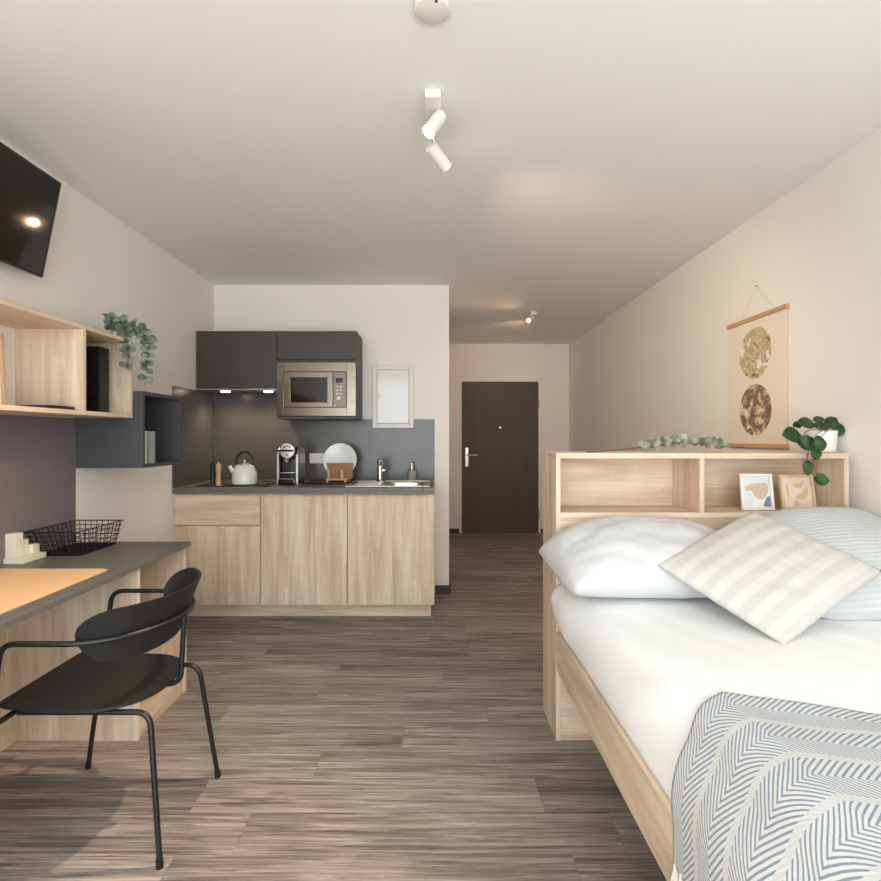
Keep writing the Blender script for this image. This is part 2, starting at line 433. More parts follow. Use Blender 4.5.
# ------------------------------------------------------------------ kitchen base units
YW, DF, PL = 3.58, 3.602, 3.733          # worktop front, door faces, plinth
ZC0, ZC1, ZT = .12, .896, .936
def cab_body(b, x0, x1):
    b.box(x0, x0+.018, DF+.02, YK-.012, ZC0, ZC1); b.box(x1-.018, x1, DF+.02, YK-.012, ZC0, ZC1)
    b.box(x0+.018, x1-.018, DF+.02, YK-.012, ZC0, ZC0+.018); b.box(x0+.018, x1-.018, YK-.02, YK-.012, ZC0+.018, ZC1)
    b.box(x0+.018, x1-.018, DF+.03, DF+.05, ZC1-.08, ZC1)
    return b
def finger_door(x0, x1, z0, z1):
    """front with a bevelled finger lip along its upper edge"""
    b = B(); y0, y1 = DF, DF+.018
    poly = [(y0, z0), (y1, z0), (y1, z1-.001), (y1-.003, z1), (y0+.010, z1-.002), (y0, z1-.020)]
    b.prism([(p[0], p[1]) for p in poly], (x0, 0, 0), (0, 1, 0), (0, 0, 1), x1-x0)
    return b
base_x = [(-1.803, -1.2085), (-1.2065, -.605), (-.603, -.0)]
c0 = thing('base_cabinet', 'oak kitchen base cabinet with one drawer above a door, at the left wall', 'cabinet', (-1.5, 3.95, ZC0), 'oak base cabinets')
cab_body(B(), *base_x[0]).build('body', M['oakZ'], c0)
finger_door(-1.802, -1.2105, ZC0+.002, .668).build('door', M['oakZ'], c0)
finger_door(-1.802, -1.2105, .673, .884).build('drawer', M['oakX'], c0)
c1 = thing('base_cabinet', 'oak kitchen base cabinet with single tall door, below the coffee machine', 'cabinet', (-.9, 3.95, ZC0), 'oak base cabinets')
cab_body(B(), *base_x[1]).build('body', M['oakZ'], c1)
finger_door(-1.2045, -.607, ZC0+.002, .884).build('door', M['oakZ'], c1)
c2 = thing('base_cabinet', 'oak kitchen base cabinet with single tall door, below the sink', 'cabinet', (-.3, 3.95, ZC0), 'oak base cabinets')
cab_body(B(), *base_x[2]).build('body', M['oakZ'], c2)
finger_door(-.601, -.002, ZC0+.002, .884).build('door', M['oakZ'], c2)
solo('plinth', B().box(XL+.003, -.025, PL, PL+.018, 0, ZC0-.002).box(-.043, -.025, PL+.018, YK-.02, 0, ZC0-.002), M['oakX'], 'recessed oak plinth board along the floor under the kitchen base cabinets', 'plinth')
# sink geometry first: the worktop has its cut-out
SX0, SX1, SY0, SY1 = -.628, -.035, 3.625, 4.075
BX0, BX1, BY0, BY1 = -.345, -.085, 3.67, 3.965
b = B()
b.box(XL, BX0-.01, YW, YK, ZC1, ZT, .002); b.box(BX1+.01, .0, YW, YK, ZC1, ZT, .002)
b.box(BX0-.01, BX1+.01, YW, BY0-.01, ZC1, ZT, .002); b.box(BX0-.01, BX1+.01, BY1+.01, YK, ZC1, ZT, .002)
solo('worktop', b, M['worktop'], 'continuous dark grey kitchen worktop over the oak base cabinets', 'worktop')
solo('backsplash', B().box(XL+.012, -.0, YK-.011, YK-.0004, ZT, 1.43, 0).box(XL+.012, -1.176, YK-.011, YK-.0004, 1.43, 1.638), M['backsplash'], 'grey backsplash panel on the wall behind the kitchen worktop', 'wall panel')
solo('backsplash', B().box(XL, XL+.011, YW, YK-.012, ZT, 1.638), M['backsplash'], 'narrow grey backsplash panel on the left wall beside the hob', 'wall panel')
# sink
s = thing('sink', 'stainless steel inset sink with drainer at the right end of the worktop', 'sink', (-.33, 3.85, ZT))
b = B(); zt = ZT+.006
b.box(SX0, BX0, SY0, SY1, ZT+.0005, zt, .002); b.box(BX1, SX1, SY0, SY1, ZT+.0005, zt, .002)
b.box(BX0, BX1, SY0, BY0, ZT+.0005, zt, .002); b.box(BX0, BX1, BY1, SY1, ZT+.0005, zt, .002)
for x0, x1, y0, y1 in ((SX0, SX1, SY0, SY0+.008), (SX0, SX1, SY1-.008, SY1), (SX0, SX0+.008, SY0, SY1), (SX1-.008, SX1, SY0, SY1)): b.box(x0, x1, y0, y1, zt, zt+.003, .001)
b.build('rim', M['satin'], s)
b = B()
def bowl(u, v):
    a = 2*PI*u; r = [1, .985, .95, .9, .6, 0][0]
    return None
cx, cy, hx, hy = (BX0+BX1)/2, (BY0+BY1)/2, (BX1-BX0)/2, (BY1-BY0)/2
def rr(a, k):
    e = 5; c_, s_ = math.cos(a), math.sin(a); q = (abs(c_)**e+abs(s_)**e)**(-1/e)
    return c_*q*hx*k, s_*q*hy*k
prof = [(1.0, 0), (.97, -.012), (.94, -.12), (.88, -.15), (.5, -.155), (.12, -.158)]
rings = []
for k, dz in prof: rings.append([b.bm.verts.new((cx+rr(2*PI*i/40, k)[0], cy+rr(2*PI*i/40, k)[1], zt+dz)) for i in range(40)])
for a_, b_ in zip(rings, rings[1:]):
    for i in range(40): b.bm.faces.new((a_[i], a_[(i+1) % 40], b_[(i+1) % 40], b_[i]))
b.bm.faces.new(rings[-1])
b.build('bowl', M['satin'], s)
b = B()
for i in range(7): b.box(SX0+.05, BX0-.04, 3.70+.04*i, 3.712+.04*i, zt, zt+.003, .001)
b.build('drainer_ribs', M['satin'], s)
# faucet
fz = thing('faucet', 'chrome single lever kitchen faucet standing behind the sink', 'faucet', (-.42, 4.02, zt))
b = B().lathe([(.028, 0), (.028, .006), (.022, .012), (.022, .15), (.020, .17), (.014, .176)], (-.42, 4.02, zt)); b.build('body', M['chrome'], fz)
b = B().tube(fillet([(-.42, 4.01, zt+.13), (-.412, 3.86, zt+.165), (-.409, 3.82, zt+.14)], .02), .013, 14); b.build('spout', M['chrome'], fz)
b = B().cyl((-.40, 4.02, zt+.085), (-.382, 4.02, zt+.085), .016).tube([(-.385, 4.02, zt+.088), (-.355, 4.005, zt+.10), (-.335, 3.99, zt+.115)], [.007, .006, .005], 10); b.build('lever', M['chrome'], fz)
# soap dispenser
so = thing('soap_dispenser', 'grey stoneware soap dispenser with metal pump on the worktop beside the sink', 'soap dispenser', (-.18, 4.13, ZT))
B().lathe([(.034, 0), (.038, .004), (.038, .07), (.034, .082), (.016, .086)], (-.18, 4.13, ZT)).build('bottle', M['stone'], so)
b = B().cyl((-.18, 4.13, ZT+.084), (-.18, 4.13, ZT+.14), .013).box(-.19, -.17, 4.08, 4.14, ZT+.132, ZT+.142, .003); b.build('pump', M['satin'], so)
# hob
hb = thing('hob', 'black glass ceramic hob set into the worktop below the hood', 'hob', (-1.33, 3.9, ZT))
B().box(-1.68, -1.175, 3.655, 4.13, ZT+.0005, ZT+.006, .002).build('glass_plate', M['gloss_black'], hb)
for x, y, r in ((-1.55, 3.77, .085), (-1.29, 3.77, .07), (-1.55, 4.01, .07), (-1.29, 4.01, .085)):
    pts = [(x+r*math.cos(2*PI*i/40), y+r*math.sin(2*PI*i/40), ZT+.006) for i in range(40)]
    B().tube(pts, .0012, 6, closed=True).build('zone_ring', M['stone'], hb)
# kettle
KX, KY, KZ = -1.373, 3.76, ZT+.008
k = thing('kettle', 'white enamel whistling kettle with black handle on the hob', 'kettle', (KX, KY, KZ))
B().lathe([(.078, 0), (.086, .006), (.088, .05), (.084, .085), (.066, .125), (.045, .142), (0, .146)], (KX, KY, KZ)).build('body', M['enamel'], k)
B().tube([(KX-.075, KY, KZ+.085), (KX-.100, KY, KZ+.112), (KX-.108, KY, KZ+.132)], [.02, .014, .013], 14).build('spout', M['enamel'], k)
B().lathe([(.036, .142), (.034, .15), (.008, .154), (.007, .162), (.010, .168), (0, .176)], (KX, KY, KZ)).build('lid', M['satin'], k)
pts = [(KX+.062*math.cos(a), KY, KZ+.150+.085*math.sin(a)) for a in [PI*i/20 for i in range(-1, 22)]]
B().tube(pts, .0085, 10).build('handle', M['black'], k)
for sx in (-1, 1): B().cyl((KX+sx*.058, KY, KZ+.115), (KX+sx*.062, KY, KZ+.150), .006, seg=10).build('handle_bracket', M['chrome'], k)
# mills
def mill(x, y, r, mat, label, group='pepper mills'):
    m = thing('pepper_mill', label, 'pepper mill', (x, y, ZT+.006), group)
    B().lathe([(r, 0), (r, .02), (r*.8, .035), (r*.92, .06), (r*.78, .085), (r, .105), (r*.85, .112)], (x, y, ZT+.007)).build('body', mat, m)
    B().lathe([(r*.9, .1125), (r, .12), (r*1.02, .135), (r*.8, .15), (r*.4, .155), (r*.42, .162), (0, .166)], (x, y, ZT+.007)).build('grinder_top', mat, m)
mill(-1.527, 3.675, .0185, M['beech'], 'pale wooden pepper mill on the left of the hob')
mill(-1.592, 3.735, .0165, M['black'], 'black pepper mill standing beside the pale wooden one')
# coffee machine
CX0, CX1, CY0, CY1 = -1.155, -1.0, 3.78, 4.02
cm_ = thing('coffee_machine', 'black and chrome capsule coffee machine on the worktop right of the kettle', 'coffee machine', (-1.0775, 3.9, ZT))
b = B(); b.box(CX0+.016, CX1-.016, CY0+.085, CY1, ZT+.003, ZT+.275, .015, 3); b.box(CX0+.012, CX1-.012, CY0+.02, CY1-.01, ZT+.001, ZT+.03, .008)
b.box(CX0+.016, CX1-.016, CY0+.02, CY0+.1, ZT+.19, ZT+.275, .02, 3); b.build('body', M['black'], cm_)
for x0, x1 in ((CX0, CX0+.015), (CX1-.015, CX1)):
    b = B(); b.prism([(CY0+.03, ZT+.002), (CY1-.005, ZT+.002), (CY1-.005, ZT+.25), (CY1-.03, ZT+.272), (CY0+.085, ZT+.272), (CY0+.06, ZT+.25), (CY0+.03, ZT+.22)], (x0, 0, 0), (0, 1, 0), (0, 0, 1), x1-x0)
    b.build('side_panel', M['satin'], cm_)
hc = Vector((-1.0775, CY0+.022, ZT+.248))
b = B(); b.lathe([(.050, -.07), (.056, -.06), (.057, -.004), (.052, .002), (0, .004)], hc, (0, -1, 0)); hd = b.build('brew_head', M['satin'], cm_)
for x, z in ((-.02, .028), (0, .034), (.02, .028), (0, -.03)):
    B().cyl(hc+Vector((x, -.002, z)), hc+Vector((x, -.008, z)), .0065, seg=12).build('button', M['black'], hd)
B().box(hc.x-.07, hc.x+.05, hc.y-.018, hc.y-.001, hc.z-.006, hc.z+.008, .004).build('lever', M['black'], hd)
B().tube([hc+Vector((0, .0, -.055)), hc+Vector((0, .0, -.085))], [.018, .012], 14).build('coffee_spout', M['chrome'], cm_)
b = B().box(CX0+.022, CX1-.022, CY0-.004, CY0+.09, ZT+.085, ZT+.093, .002); b.build('cup_shelf', M['chrome'], cm_)
b = B().box(CX0+.018, CX1-.018, CY0-.008, CY0+.02, ZT+.003, ZT+.042, .006); dt = b.build('drip_tray', M['gloss_black'], cm_)
b = B()
for i in range(6): b.box(CX0+.026, CX1-.026, CY0-.004+.014*i, CY0+.002+.014*i, ZT+.0425, ZT+.0455)
b.build('drip_grid', M['chrome'], dt)
# sockets
sk = thing('wall_socket', 'white double wall socket on the grey backsplash behind the plate', 'socket', (-.94, YK-.011, 1.11))
B().box(-1.02, -.86, YK-.022, YK-.0115, 1.07, 1.152, .003).build('cover_plate', M['white'], sk)
for x in (-.98, -.90): B().lathe([(.021, 0), (.021, .0015), (.018, .0018), (.016, -.006), (0, -.006)], (x, YK-.0222, 1.111), (0, -1, 0)).build('socket_insert', M['white'], sk)
# drip mat, wooden dish rack, plate
dm = solo('draining_mat', B().box(-.975, -.640, 3.83, 4.13, ZT+.0005, ZT+.009, .004).box(-.975, -.640, 3.83, 3.836, ZT+.008, ZT+.013, .002).box(-.975, -.640, 4.124, 4.13, ZT+.008, ZT+.013, .002), M['black'], 'black draining mat on the worktop under the wooden dish rack', 'draining mat')
dr = thing('dish_rack', 'small warm brown wooden dish rack holding the white plate', 'dish rack', (-.73, 3.95, ZT+.009))
zb = ZT+.0095
b = B()
for x in (-.80, -.665): b.box(x-.009, x+.009, 3.87, 4.09, zb, zb+.016, .002)
for y in (3.885, 3.99, 4.075): b.box(-.815, -.65, y-.007, y+.007, zb+.016, zb+.028, .002)
b.build('base', M['beech'], dr)
b = B()
for i in range(9): b.obox((-.82+.0105+i*.0215, 3.99, zb+.082), (1, 0, 0), (0, 1, -.12), (0, .12, 1), .0098, .005, .058, .002)
b.obox((-.734, 3.999, zb+.13), (1, 0, 0), (0, 1, -.12), (0, .12, 1), .094, .005, .008, .002)
b.build('slatted_back', M['walnutish'], dr)
for x in (-.79, -.69): B().obox((x, 3.885, zb+.06), (1, 0, 0), (0, 1, 0), (0, -.1, 1), .009, .006, .036, .002).build('upright_peg', M['beech'], dr)
pc = Vector((-.737, 4.07, zb+.0305+.128)); ax = Vector((0, -1, .2)).normalized()
pl_ = B().lathe([(0, 0), (.075, 0), (.088, .004), (.125, .016), (.131, .018), (.131, .021), (.124, .0205), (.088, .010), (.075, .006), (0, .006)], pc, ax, 48)
solo('dinner_plate', pl_, M['ceramic'], 'round white plate standing upright behind the wooden dish rack', 'plate', angle=60)

# ------------------------------------------------------------------ upper cabinets, hood, microwave, fuse box
UF, UT = 3.925, 2.085
u0 = thing('wall_cabinet', 'anthracite wall cabinet with plain flap above the hob and hood', 'cabinet', (-1.5, 4.1, 1.662), 'anthracite wall cabinets')
b = B(); b.box(-1.797, -1.779, UF+.019, YK-.012, 1.662, UT); b.box(-1.21, -1.192, UF+.019, YK-.012, 1.662, UT); b.box(-1.779, -1.21, UF+.019, YK-.012, 1.662, 1.68); b.box(-1.779, -1.21, UF+.019, YK-.012, UT-.018, UT); b.box(-1.779, -1.21, YK-.018, YK-.012, 1.68, UT-.018)
b.build('body', M['anthracite'], u0)
B().box(-1.796, -1.193, UF, UF+.018, 1.655, UT, .001).build('flap_door', M['anthracite'], u0)
hd = thing('range_hood', 'slim grey built-in hood with two lit lamps under the wall cabinet', 'range hood', (-1.5, 4.08, 1.64))
B().box(-1.79, -1.195, UF+.006, YK-.014, 1.638, 1.6545, .003).build('housing', M['satin'], hd)
for i, x in enumerate((-1.615, -1.285)):
    B().cyl((x, 4.02, 1.6375), (x, 4.02, 1.633), .034).build('hood_lamp', M['hood_led'], hd)
b = B()
for i in range(14): b.box(-1.54+.0135*i, -1.534+.0135*i, 3.98, 4.18, 1.6355, 1.6385)
b.build('grease_filter', M['stone'], hd)
u1 = thing('wall_cabinet', 'anthracite wall cabinet housing the built-in microwave under a short flap', 'cabinet', (-.89, 4.1, 1.42), 'anthracite wall cabinets')
b = B(); b.box(-1.190, -1.172, UF+.019, YK-.012, 1.42, UT); b.box(-.607, -.589, UF+.003, YK-.012, 1.42, UT); b.box(-1.172, -.607, UF+.003, YK-.012, 1.42, 1.438); b.box(-1.172, -.607, UF+.019, YK-.012, UT-.018, UT); b.box(-1.172, -.607, UF+.019, YK-.012, 1.853, 1.871); b.box(-1.172, -.607, YK-.018, YK-.012, 1.438, UT-.018)
b.build('body', M['anthracite'], u1)
B().box(-1.189, -.591, UF, UF+.018, 1.872, UT, .001).build('flap_door', M['anthracite'], u1)
mw = thing('microwave', 'stainless steel built-in microwave in the anthracite wall cabinet', 'microwave', (-.895, 4.05, 1.442))
B().box(-1.168, -.611, UF+.008, 4.22, 1.442, 1.848).build('housing', M['stone'], mw)
b = B(); x0, x1, z0, z1 = -1.189, -.592, 1.4425, 1.848; ix0, ix1, iz0, iz1 = -1.136, -.662, 1.507, 1.778
b.box(x0, ix0, UF-.012, UF+.007, z0, z1, .002); b.box(ix1, x1, UF-.012, UF+.007, z0, z1, .002); b.box(ix0, ix1, UF-.012, UF+.007, z0, iz0, .002); b.box(ix0, ix1, UF-.012, UF+.007, iz1, z1, .002)
b.build('trim_frame', M['steel'], mw)
b = B(); gx0, gx1, gz0, gz1 = -1.083, -.806, 1.546, 1.732; dx1 = -.765
b.box(ix0+.003, gx0, UF-.018, UF+.006, iz0+.003, iz1-.003, .002); b.box(gx1, dx1, UF-.018, UF+.006, iz0+.003, iz1-.003, .002); b.box(gx0, gx1, UF-.018, UF+.006, iz0+.003, gz0, .002); b.box(gx0, gx1, UF-.018, UF+.006, gz1, iz1-.003, .002)
md = b.build('door', M['steel'], mw)
B().box(gx0, gx1, UF-.012, UF+.004, gz0, gz1).build('door_glass', M['gloss_black'], md)
mc = B().box(dx1+.003, ix1-.003, UF-.017, UF+.006, iz0+.003, iz1-.003, .002).build('control_panel', M['panel'], mw)
B().box(-.742, -.686, UF-.0185, UF-.0165, 1.694, 1.729).build('display', M['gloss_black'], mc)
for r_ in range(3):
    for c_ in range(2):
        x = -.732+.027*c_; z = 1.663-.0265*r_
        B().box(x-.008, x+.008, UF-.021, UF-.0165, z-.007, z+.007, .002).build('button', M['white'], mc)
B().lathe([(.017, 0), (.016, .012), (.013, .014), (0, .014)], (-.718, UF-.0168, 1.576), (0, -1, 0)).build('dial', M['white'], mc)
B().box(-.757, -.744, UF-.021, UF-.0165, 1.514, 1.529, .002).build('button', M['white'], mc)
fb = thing('fuse_box', 'white flush fuse box with glossy door on the kitchen wall', 'fuse box', (-.336, YK, 1.36))
b = B(); x0, x1, z0, z1 = -.504, -.170, 1.359, 1.868
b.box(x0, x0+.036, YK-.030, YK-.0112, z0, z1, .003); b.box(x1-.036, x1, YK-.030, YK-.0112, z0, z1, .003); b.box(x0+.036, x1-.036, YK-.030, YK-.0112, z0, z0+.036, .003); b.box(x0+.036, x1-.036, YK-.030, YK-.0112, z1-.036, z1, .003); b.box(x0+.002, x1-.002, YK-.0112, YK, 1.432, z1-.002)
b.build('frame', M['white'], fb)
B().box(x0+.038, x1-.038, YK-.032, YK-.0125, z0+.038, z1-.038, .003).build('door', M['white_lacquer'], fb)
B().box(x0+.030, x0+.062, YK-.041, YK-.0325, 1.605, 1.64, .003).build('latch', M['white'], fb)

# ------------------------------------------------------------------ left wall: desk, panel, shelves, tv
solo('desk_back_panel', B().box(XL+.0005, XL+.004, 1.0, 2.612, .7535, 1.378), M['mauve'], 'mauve grey panel on the left wall above the desk', 'wall panel')
dk = thing('desk', 'dark topped desk along the left wall with open oak pedestal', 'desk', (-1.52, 1.85, 0))
B().box(XL+.002, -1.240, 1.0, 2.649, .731, .753, .003).build('desk_top', M['worktop'], dk)
B().box(XL+.016, -1.255, 2.198, 2.217, 0, .7305, .001).build('side_panel', M['oakZ'], dk)
B().box(XL+.016, -1.255, 2.612, 2.631, 0, .7305, .001).build('side_panel', M['oakZ'], dk)
B().box(XL+.035, -1.262, 2.2175, 2.6115, .055, .074).build('bottom_board', M['oakY'], dk)
B().box(-1.282, -1.262, 2.2175, 2.6115, 0, .0545).build('plinth_strip', M['oakY'], dk)
B().box(XL+.016, XL+.034, 2.2175, 2.6115, 0, .7305).build('back_board', M['oakY'], dk)
B().box(XL+.016, XL+.034, 1.0395, 2.1975, 0, .7305).build('back_board', M['oakZ'], dk)
B().box(XL+.016, -1.255, 1.02, 1.039, 0, .7305, .001).build('end_panel', M['oakZ'], dk)
sh = thing('wall_shelf', 'long open oak wall shelf with two compartments above the desk', 'shelf', (-1.66, 1.9, 1.38))
SF = -1.513
B().box(XL+.001, SF, 1.2, 2.608, 1.751, 1.770, .001).build('top_board', M['oakY'], sh)
B().box(XL+.001, SF, 1.2, 2.608, 1.380, 1.399, .001).build('bottom_board', M['oakY'], sh)
for y in (1.2, 2.240, 2.589): B().box(XL+.001, SF, y, y+.019, 1.3992, 1.7508, .001).build('upright_panel', M['oakZ'], sh)
B().box(XL+.001, XL+.007, 2.2592, 2.5888, 1.3992, 1.7508).build('back_panel', M['oakY'], sh)
cb = thing('wall_cube_shelf', 'slate grey open cube shelf on the left wall between oak shelf and kitchen', 'shelf', (-1.63, 2.81, 1.129))
CF, cy0, cy1, cz0, cz1 = -1.465, 2.6125, 3.006, 1.129, 1.516
B().box(XL+.001, CF, cy0, cy1, cz1-.019, cz1, .001).build('top_board', M['slate'], cb)
B().box(XL+.001, CF, cy0, cy1, cz0, cz0+.019, .001).build('bottom_board', M['slate'], cb)
for y in (cy0, cy1-.019): B().box(XL+.001, CF, y, y+.019, cz0+.0192, cz1-.0192, .001).build('side_panel', M['slate'], cb)
B().box(XL+.001, XL+.008, cy0+.0192, cy1-.0192, cz0+.0192, cz1-.0192).build('back_panel', M['slate'], cb)
def book(y0, y1, x0, x1, z0, h, mat, label, group):
    t_ = thing('book', label, 'book', ((x0+x1)/2, (y0+y1)/2, z0), group)
    b = B(); b.box(x0, x1, y0, y0+.003, z0, z0+h); b.box(x0, x1, y1-.003, y1, z0, z0+h); b.box(x1-.004, x1, y0, y1, z0, z0+h, .0012); b.build('cover', mat, t_)
    B().box(x0+.003, x1-.0042, y0+.0032, y1-.0032, z0+.002, z0+h-.003).build('pages', M['paper'], t_)
book(2.640, 2.672, -1.60, -1.474, cz0+.0195, .168, M['palebook'], 'pale grey book standing nearest in the slate cube shelf', 'books in the cube shelf')
book(2.674, 2.742, -1.60, -1.472, cz0+.0195, .166, M['greenbook'], 'thick grey-green book standing behind the pale one in the slate cube shelf', 'books in the cube shelf')
# things on the oak shelf
pf = thing('picture_frame', 'oak picture frame standing upright inside the long oak shelf', 'picture frame', (-1.74, 1.97, 1.4))
th = .05; up = Vector((-math.sin(th), 0, math.cos(th))); nr = Vector((math.cos(th), 0, math.sin(th))); fo = Vector((-1.733, 1.97, 1.4))
def flat(b, y0, y1, h0, h1, d0, d1, bev=.001):
    c = fo+Vector((0, (y0+y1)/2, 0))+up*((h0+h1)/2)+nr*((d0+d1)/2)
    b.obox(c, (0, 1, 0), up, nr, abs(y1-y0)/2, abs(h1-h0)/2, abs(d1-d0)/2, bev)
b = B(); flat(b, -.12, -.105, 0, .30, .001, .017); flat(b, .105, .12, 0, .30, .001, .017); flat(b, -.105, .105, 0, .015, .001, .017); flat(b, -.105, .105, .285, .30, .001, .017); b.build('frame', M['framewood'], pf)
b = B(); flat(b, -.105, .105, .015, .285, .003, .006, 0); b.build('print', M['wall'], pf)
solo('tablet', B().box(-1.775, -1.54, 2.10, 2.228, 1.3992, 1.4145, .003), M['black'], 'flat black tablet lying on the bottom board of the oak shelf', 'tablet')
gc = thing('media_box', 'black upright media box in the right compartment of the oak shelf', 'media box', (-1.64, 2.5, 1.4))
B().box(-1.73, -1.585, 2.46, 2.535, 1.3992, 1.715, .004).build('body', M['black'], gc)
for x in (-1.70, -1.638): B().box(x, x+.04, 2.4575, 2.4602, 1.46, 1.475).build('vent_slot', M['gloss_black'], gc)
# television
ty0, ty1 = 1.555, 2.285
ptop, pbot = Vector((-1.637, 0, 2.40)), Vector((-1.72, 0, 1.984)); upv = (ptop-pbot).normalized(); nv = Vector((upv.z, 0, -upv.x)); hh = (ptop-pbot).length
tv = thing('television', 'black flat television tilted down high on the left wall', 'television', (-1.72, 1.92, 1.984))
ctr = (ptop+pbot)/2+Vector((0, (ty0+ty1)/2, 0))
b = B(); b.obox(ctr-nv*.012, (0, 1, 0), upv, nv, (ty1-ty0)/2, hh/2, .012, .003); b.obox(ctr-nv*.032-upv*.03, (0, 1, 0), upv, nv, .28, .14, .012, .006); b.build('casing', M['black'], tv)
B().obox(ctr+nv*.0006, (0, 1, 0), upv, nv, (ty1-ty0)/2-.010, hh/2-.010, .0006).build('screen', M['screen'], tv)
b = B(); b.box(XL, XL+.012, 1.80, 2.04, 2.10, 2.30, .002); b.tube([(XL+.01, 1.92, 2.22), ctr-nv*.044-upv*.0], .014, 10); b.build('wall_bracket', M['black_metal'], tv)
# hanging eucalyptus on the oak shelf
random.seed(4)
eg = thing('trailing_plant', 'grey-green eucalyptus garland trailing over the far end of the oak shelf', 'plant', (-1.56, 2.5, 1.77))
strands = [
  [(-1.585, 2.54, 1.775), (-1.572, 2.53, 1.835), (-1.548, 2.50, 1.866)],
  [(-1.585, 2.54, 1.775), (-1.540, 2.54, 1.842), (-1.508, 2.535, 1.80), (-1.496, 2.54, 1.72), (-1.50, 2.54, 1.615)],
  [(-1.60, 2.55, 1.775), (-1.53, 2.57, 1.852), (-1.475, 2.61, 1.82), (-1.452, 2.64, 1.74), (-1.458, 2.64, 1.65), (-1.472, 2.64, 1.545)],
  [(-1.59, 2.55, 1.775), (-1.505, 2.60, 1.825), (-1.462, 2.65, 1.80), (-1.447, 2.665, 1.765)]]
sb, lb = B(), B()
for st_ in strands:
    pts = spline(st_, 5); sb.tube(pts, .0018, 6)
    for i in range(3, len(pts)-1, 2):
        d = (pts[i+1]-pts[i-1]).normalized()
        for sgn in (-1, 1, random.choice((-.3, .3))):
            side = d.cross(Vector((.5, -1, .2))).normalized()*sgn
            dirn = side+d*.25+Vector((random.uniform(-.3, .3), random.uniform(-.5, .1), random.uniform(-.25, .35)))
            L = random.uniform(.030, .043)
            p = Vector(pts[i])
            lb.leaf(p, dirn, Vector((.35+random.uniform(-.3, .3), -1, .35+random.uniform(-.3, .4))), L, L*.98, random.uniform(0, .2), .08)
for p, d in (((-1.553, 2.50, 1.866), (-.5, -.8, .15)), ((-1.558, 2.51, 1.857), (-.6, -.8, -.25)), ((-1.558, 2.51, 1.862), (.6, -.3, .05))):
    lb.leaf(p, d, (.3, -.7, .6), .042, .02, .2, .1)
sb.build('stems', M['stem'], eg); lb.build('leaves', M['euca'], eg, recalc=False, angle=180)

# desk clutter
mat_ = B(); r = .03; x0, x1, y0, y1 = -1.785, -1.302, 1.25, 2.09
poly = []
for cx_, cy_, a0 in ((x1-r, y1-r, 0), (x0+r, y1-r, 90), (x0+r, y0+r, 180), (x1-r, y0+r, 270)):
    for i in range(7): poly.append((cx_+r*math.cos(R(a0+15*i)), cy_+r*math.sin(R(a0+15*i))))
mat_.prism(poly, (0, 0, .7532), (1, 0, 0), (0, 1, 0), .003)
solo('desk_mat', mat_, M['leather'], 'tan leather mat lying on the dark desk top', 'desk mat')
# wire basket
bk = thing('wire_basket', 'flared black wire basket on the desk against the wall panel', 'basket', (-1.68, 2.45, .7535))
bz0, bz1 = .7555, .868
bot = [(-1.778, 2.325), (-1.583, 2.325), (-1.583, 2.592), (-1.778, 2.592)]
top = [(-1.794, 2.272), (-1.562, 2.272), (-1.562, 2.606), (-1.792, 2.606)]
def lerp(a, b, t): return tuple(x+(y-x)*t for x, y in zip(a, b))
def loop_at(t): return [Vector((*lerp(bot[i], top[i], t), bz0+(bz1-bz0)*t)) for i in range(4)]
b = B(); b.tube(loop_at(1), .0028, 8, closed=True); b.tube(loop_at(0), .002, 8, closed=True); b.build('rim', M['black_metal'], bk)
b = B()
for t_ in (.22, .42, .62, .81): b.tube(loop_at(t_), .0018, 6, closed=True)
for i in range(4):
    j = (i+1) % 4; n_ = 8 if i % 2 == 0 else 11
    for q in range(n_):
        tt = (q+.5)/n_; p0 = Vector((*lerp(bot[i], bot[j], tt), bz0)); p1 = Vector((*lerp(top[i], top[j], tt), bz1)); b.tube([p0, p1], .0018, 6)
for q in range(12): y = 2.325+.267*(q+.5)/12; b.tube([(-1.778, y, bz0), (-1.583, y, bz0)], .0018, 6)
for q in range(8): x = -1.778+.195*(q+.5)/8; b.tube([(x, 2.325, bz0), (x, 2.592, bz0)], .0018, 6)
b.build('wire_mesh', M['black_metal'], bk)
og = thing('desk_organiser', 'cream stepped desk organiser of stacked blocks beside the wire basket', 'organiser', (-1.76, 2.24, .7532))
B().box(-1.8015, -1.722, 2.172, 2.308, .7532, .777, .002).build('tray', M['organiser'], og)
B().box(-1.8015, -1.757, 2.180, 2.222, .7772, .878, .002).build('tall_box', M['organiser'], og)
B().box(-1.8015, -1.762, 2.2235, 2.258, .7772, .843, .002).build('middle_box', M['organiser'], og)
B().box(-1.8015, -1.745, 2.2595, 2.300, .7772, .816, .002).build('low_box', M['organiser'], og)

# ------------------------------------------------------------------ chair
ch = thing('armchair', 'black tubular steel armchair with curved back at the desk', 'chair', (-1.08, 1.76, 0))
YC = 1.7585; r = .0085; zs = .442; za = .688
def fleg(sg):
    foot = Vector((-1.345, YC+sg*.26, .006)); top = Vector((-1.25, YC+sg*.26, za)); return foot, top
for sg in (-1, 1):
    f_, t_ = fleg(sg); mid = f_.lerp(t_, zs/za)
    lg = B().tube([f_, mid], r, 12).build('leg', M['black_metal'], ch)
    B().cyl(f_+Vector((0, 0, -.006)), f_+Vector((.002, 0, .02)), .0105, seg=12).build('foot_cap', M['black'], lg)
hoop = []
f_, t_ = fleg(-1); hoop.append(f_.lerp(t_, zs/za))
cxh, ah, bh = -1.07, .225, .26
path = [hoop[0], t_, Vector((-1.07, YC-.26, za))]
path = fillet(path, .05, 7)
arc = [Vector((cxh+ah*math.cos(a), YC+bh*math.sin(a), za)) for a in [R(-90+6*i) for i in range(1, 30)]]
f2, t2 = fleg(1)
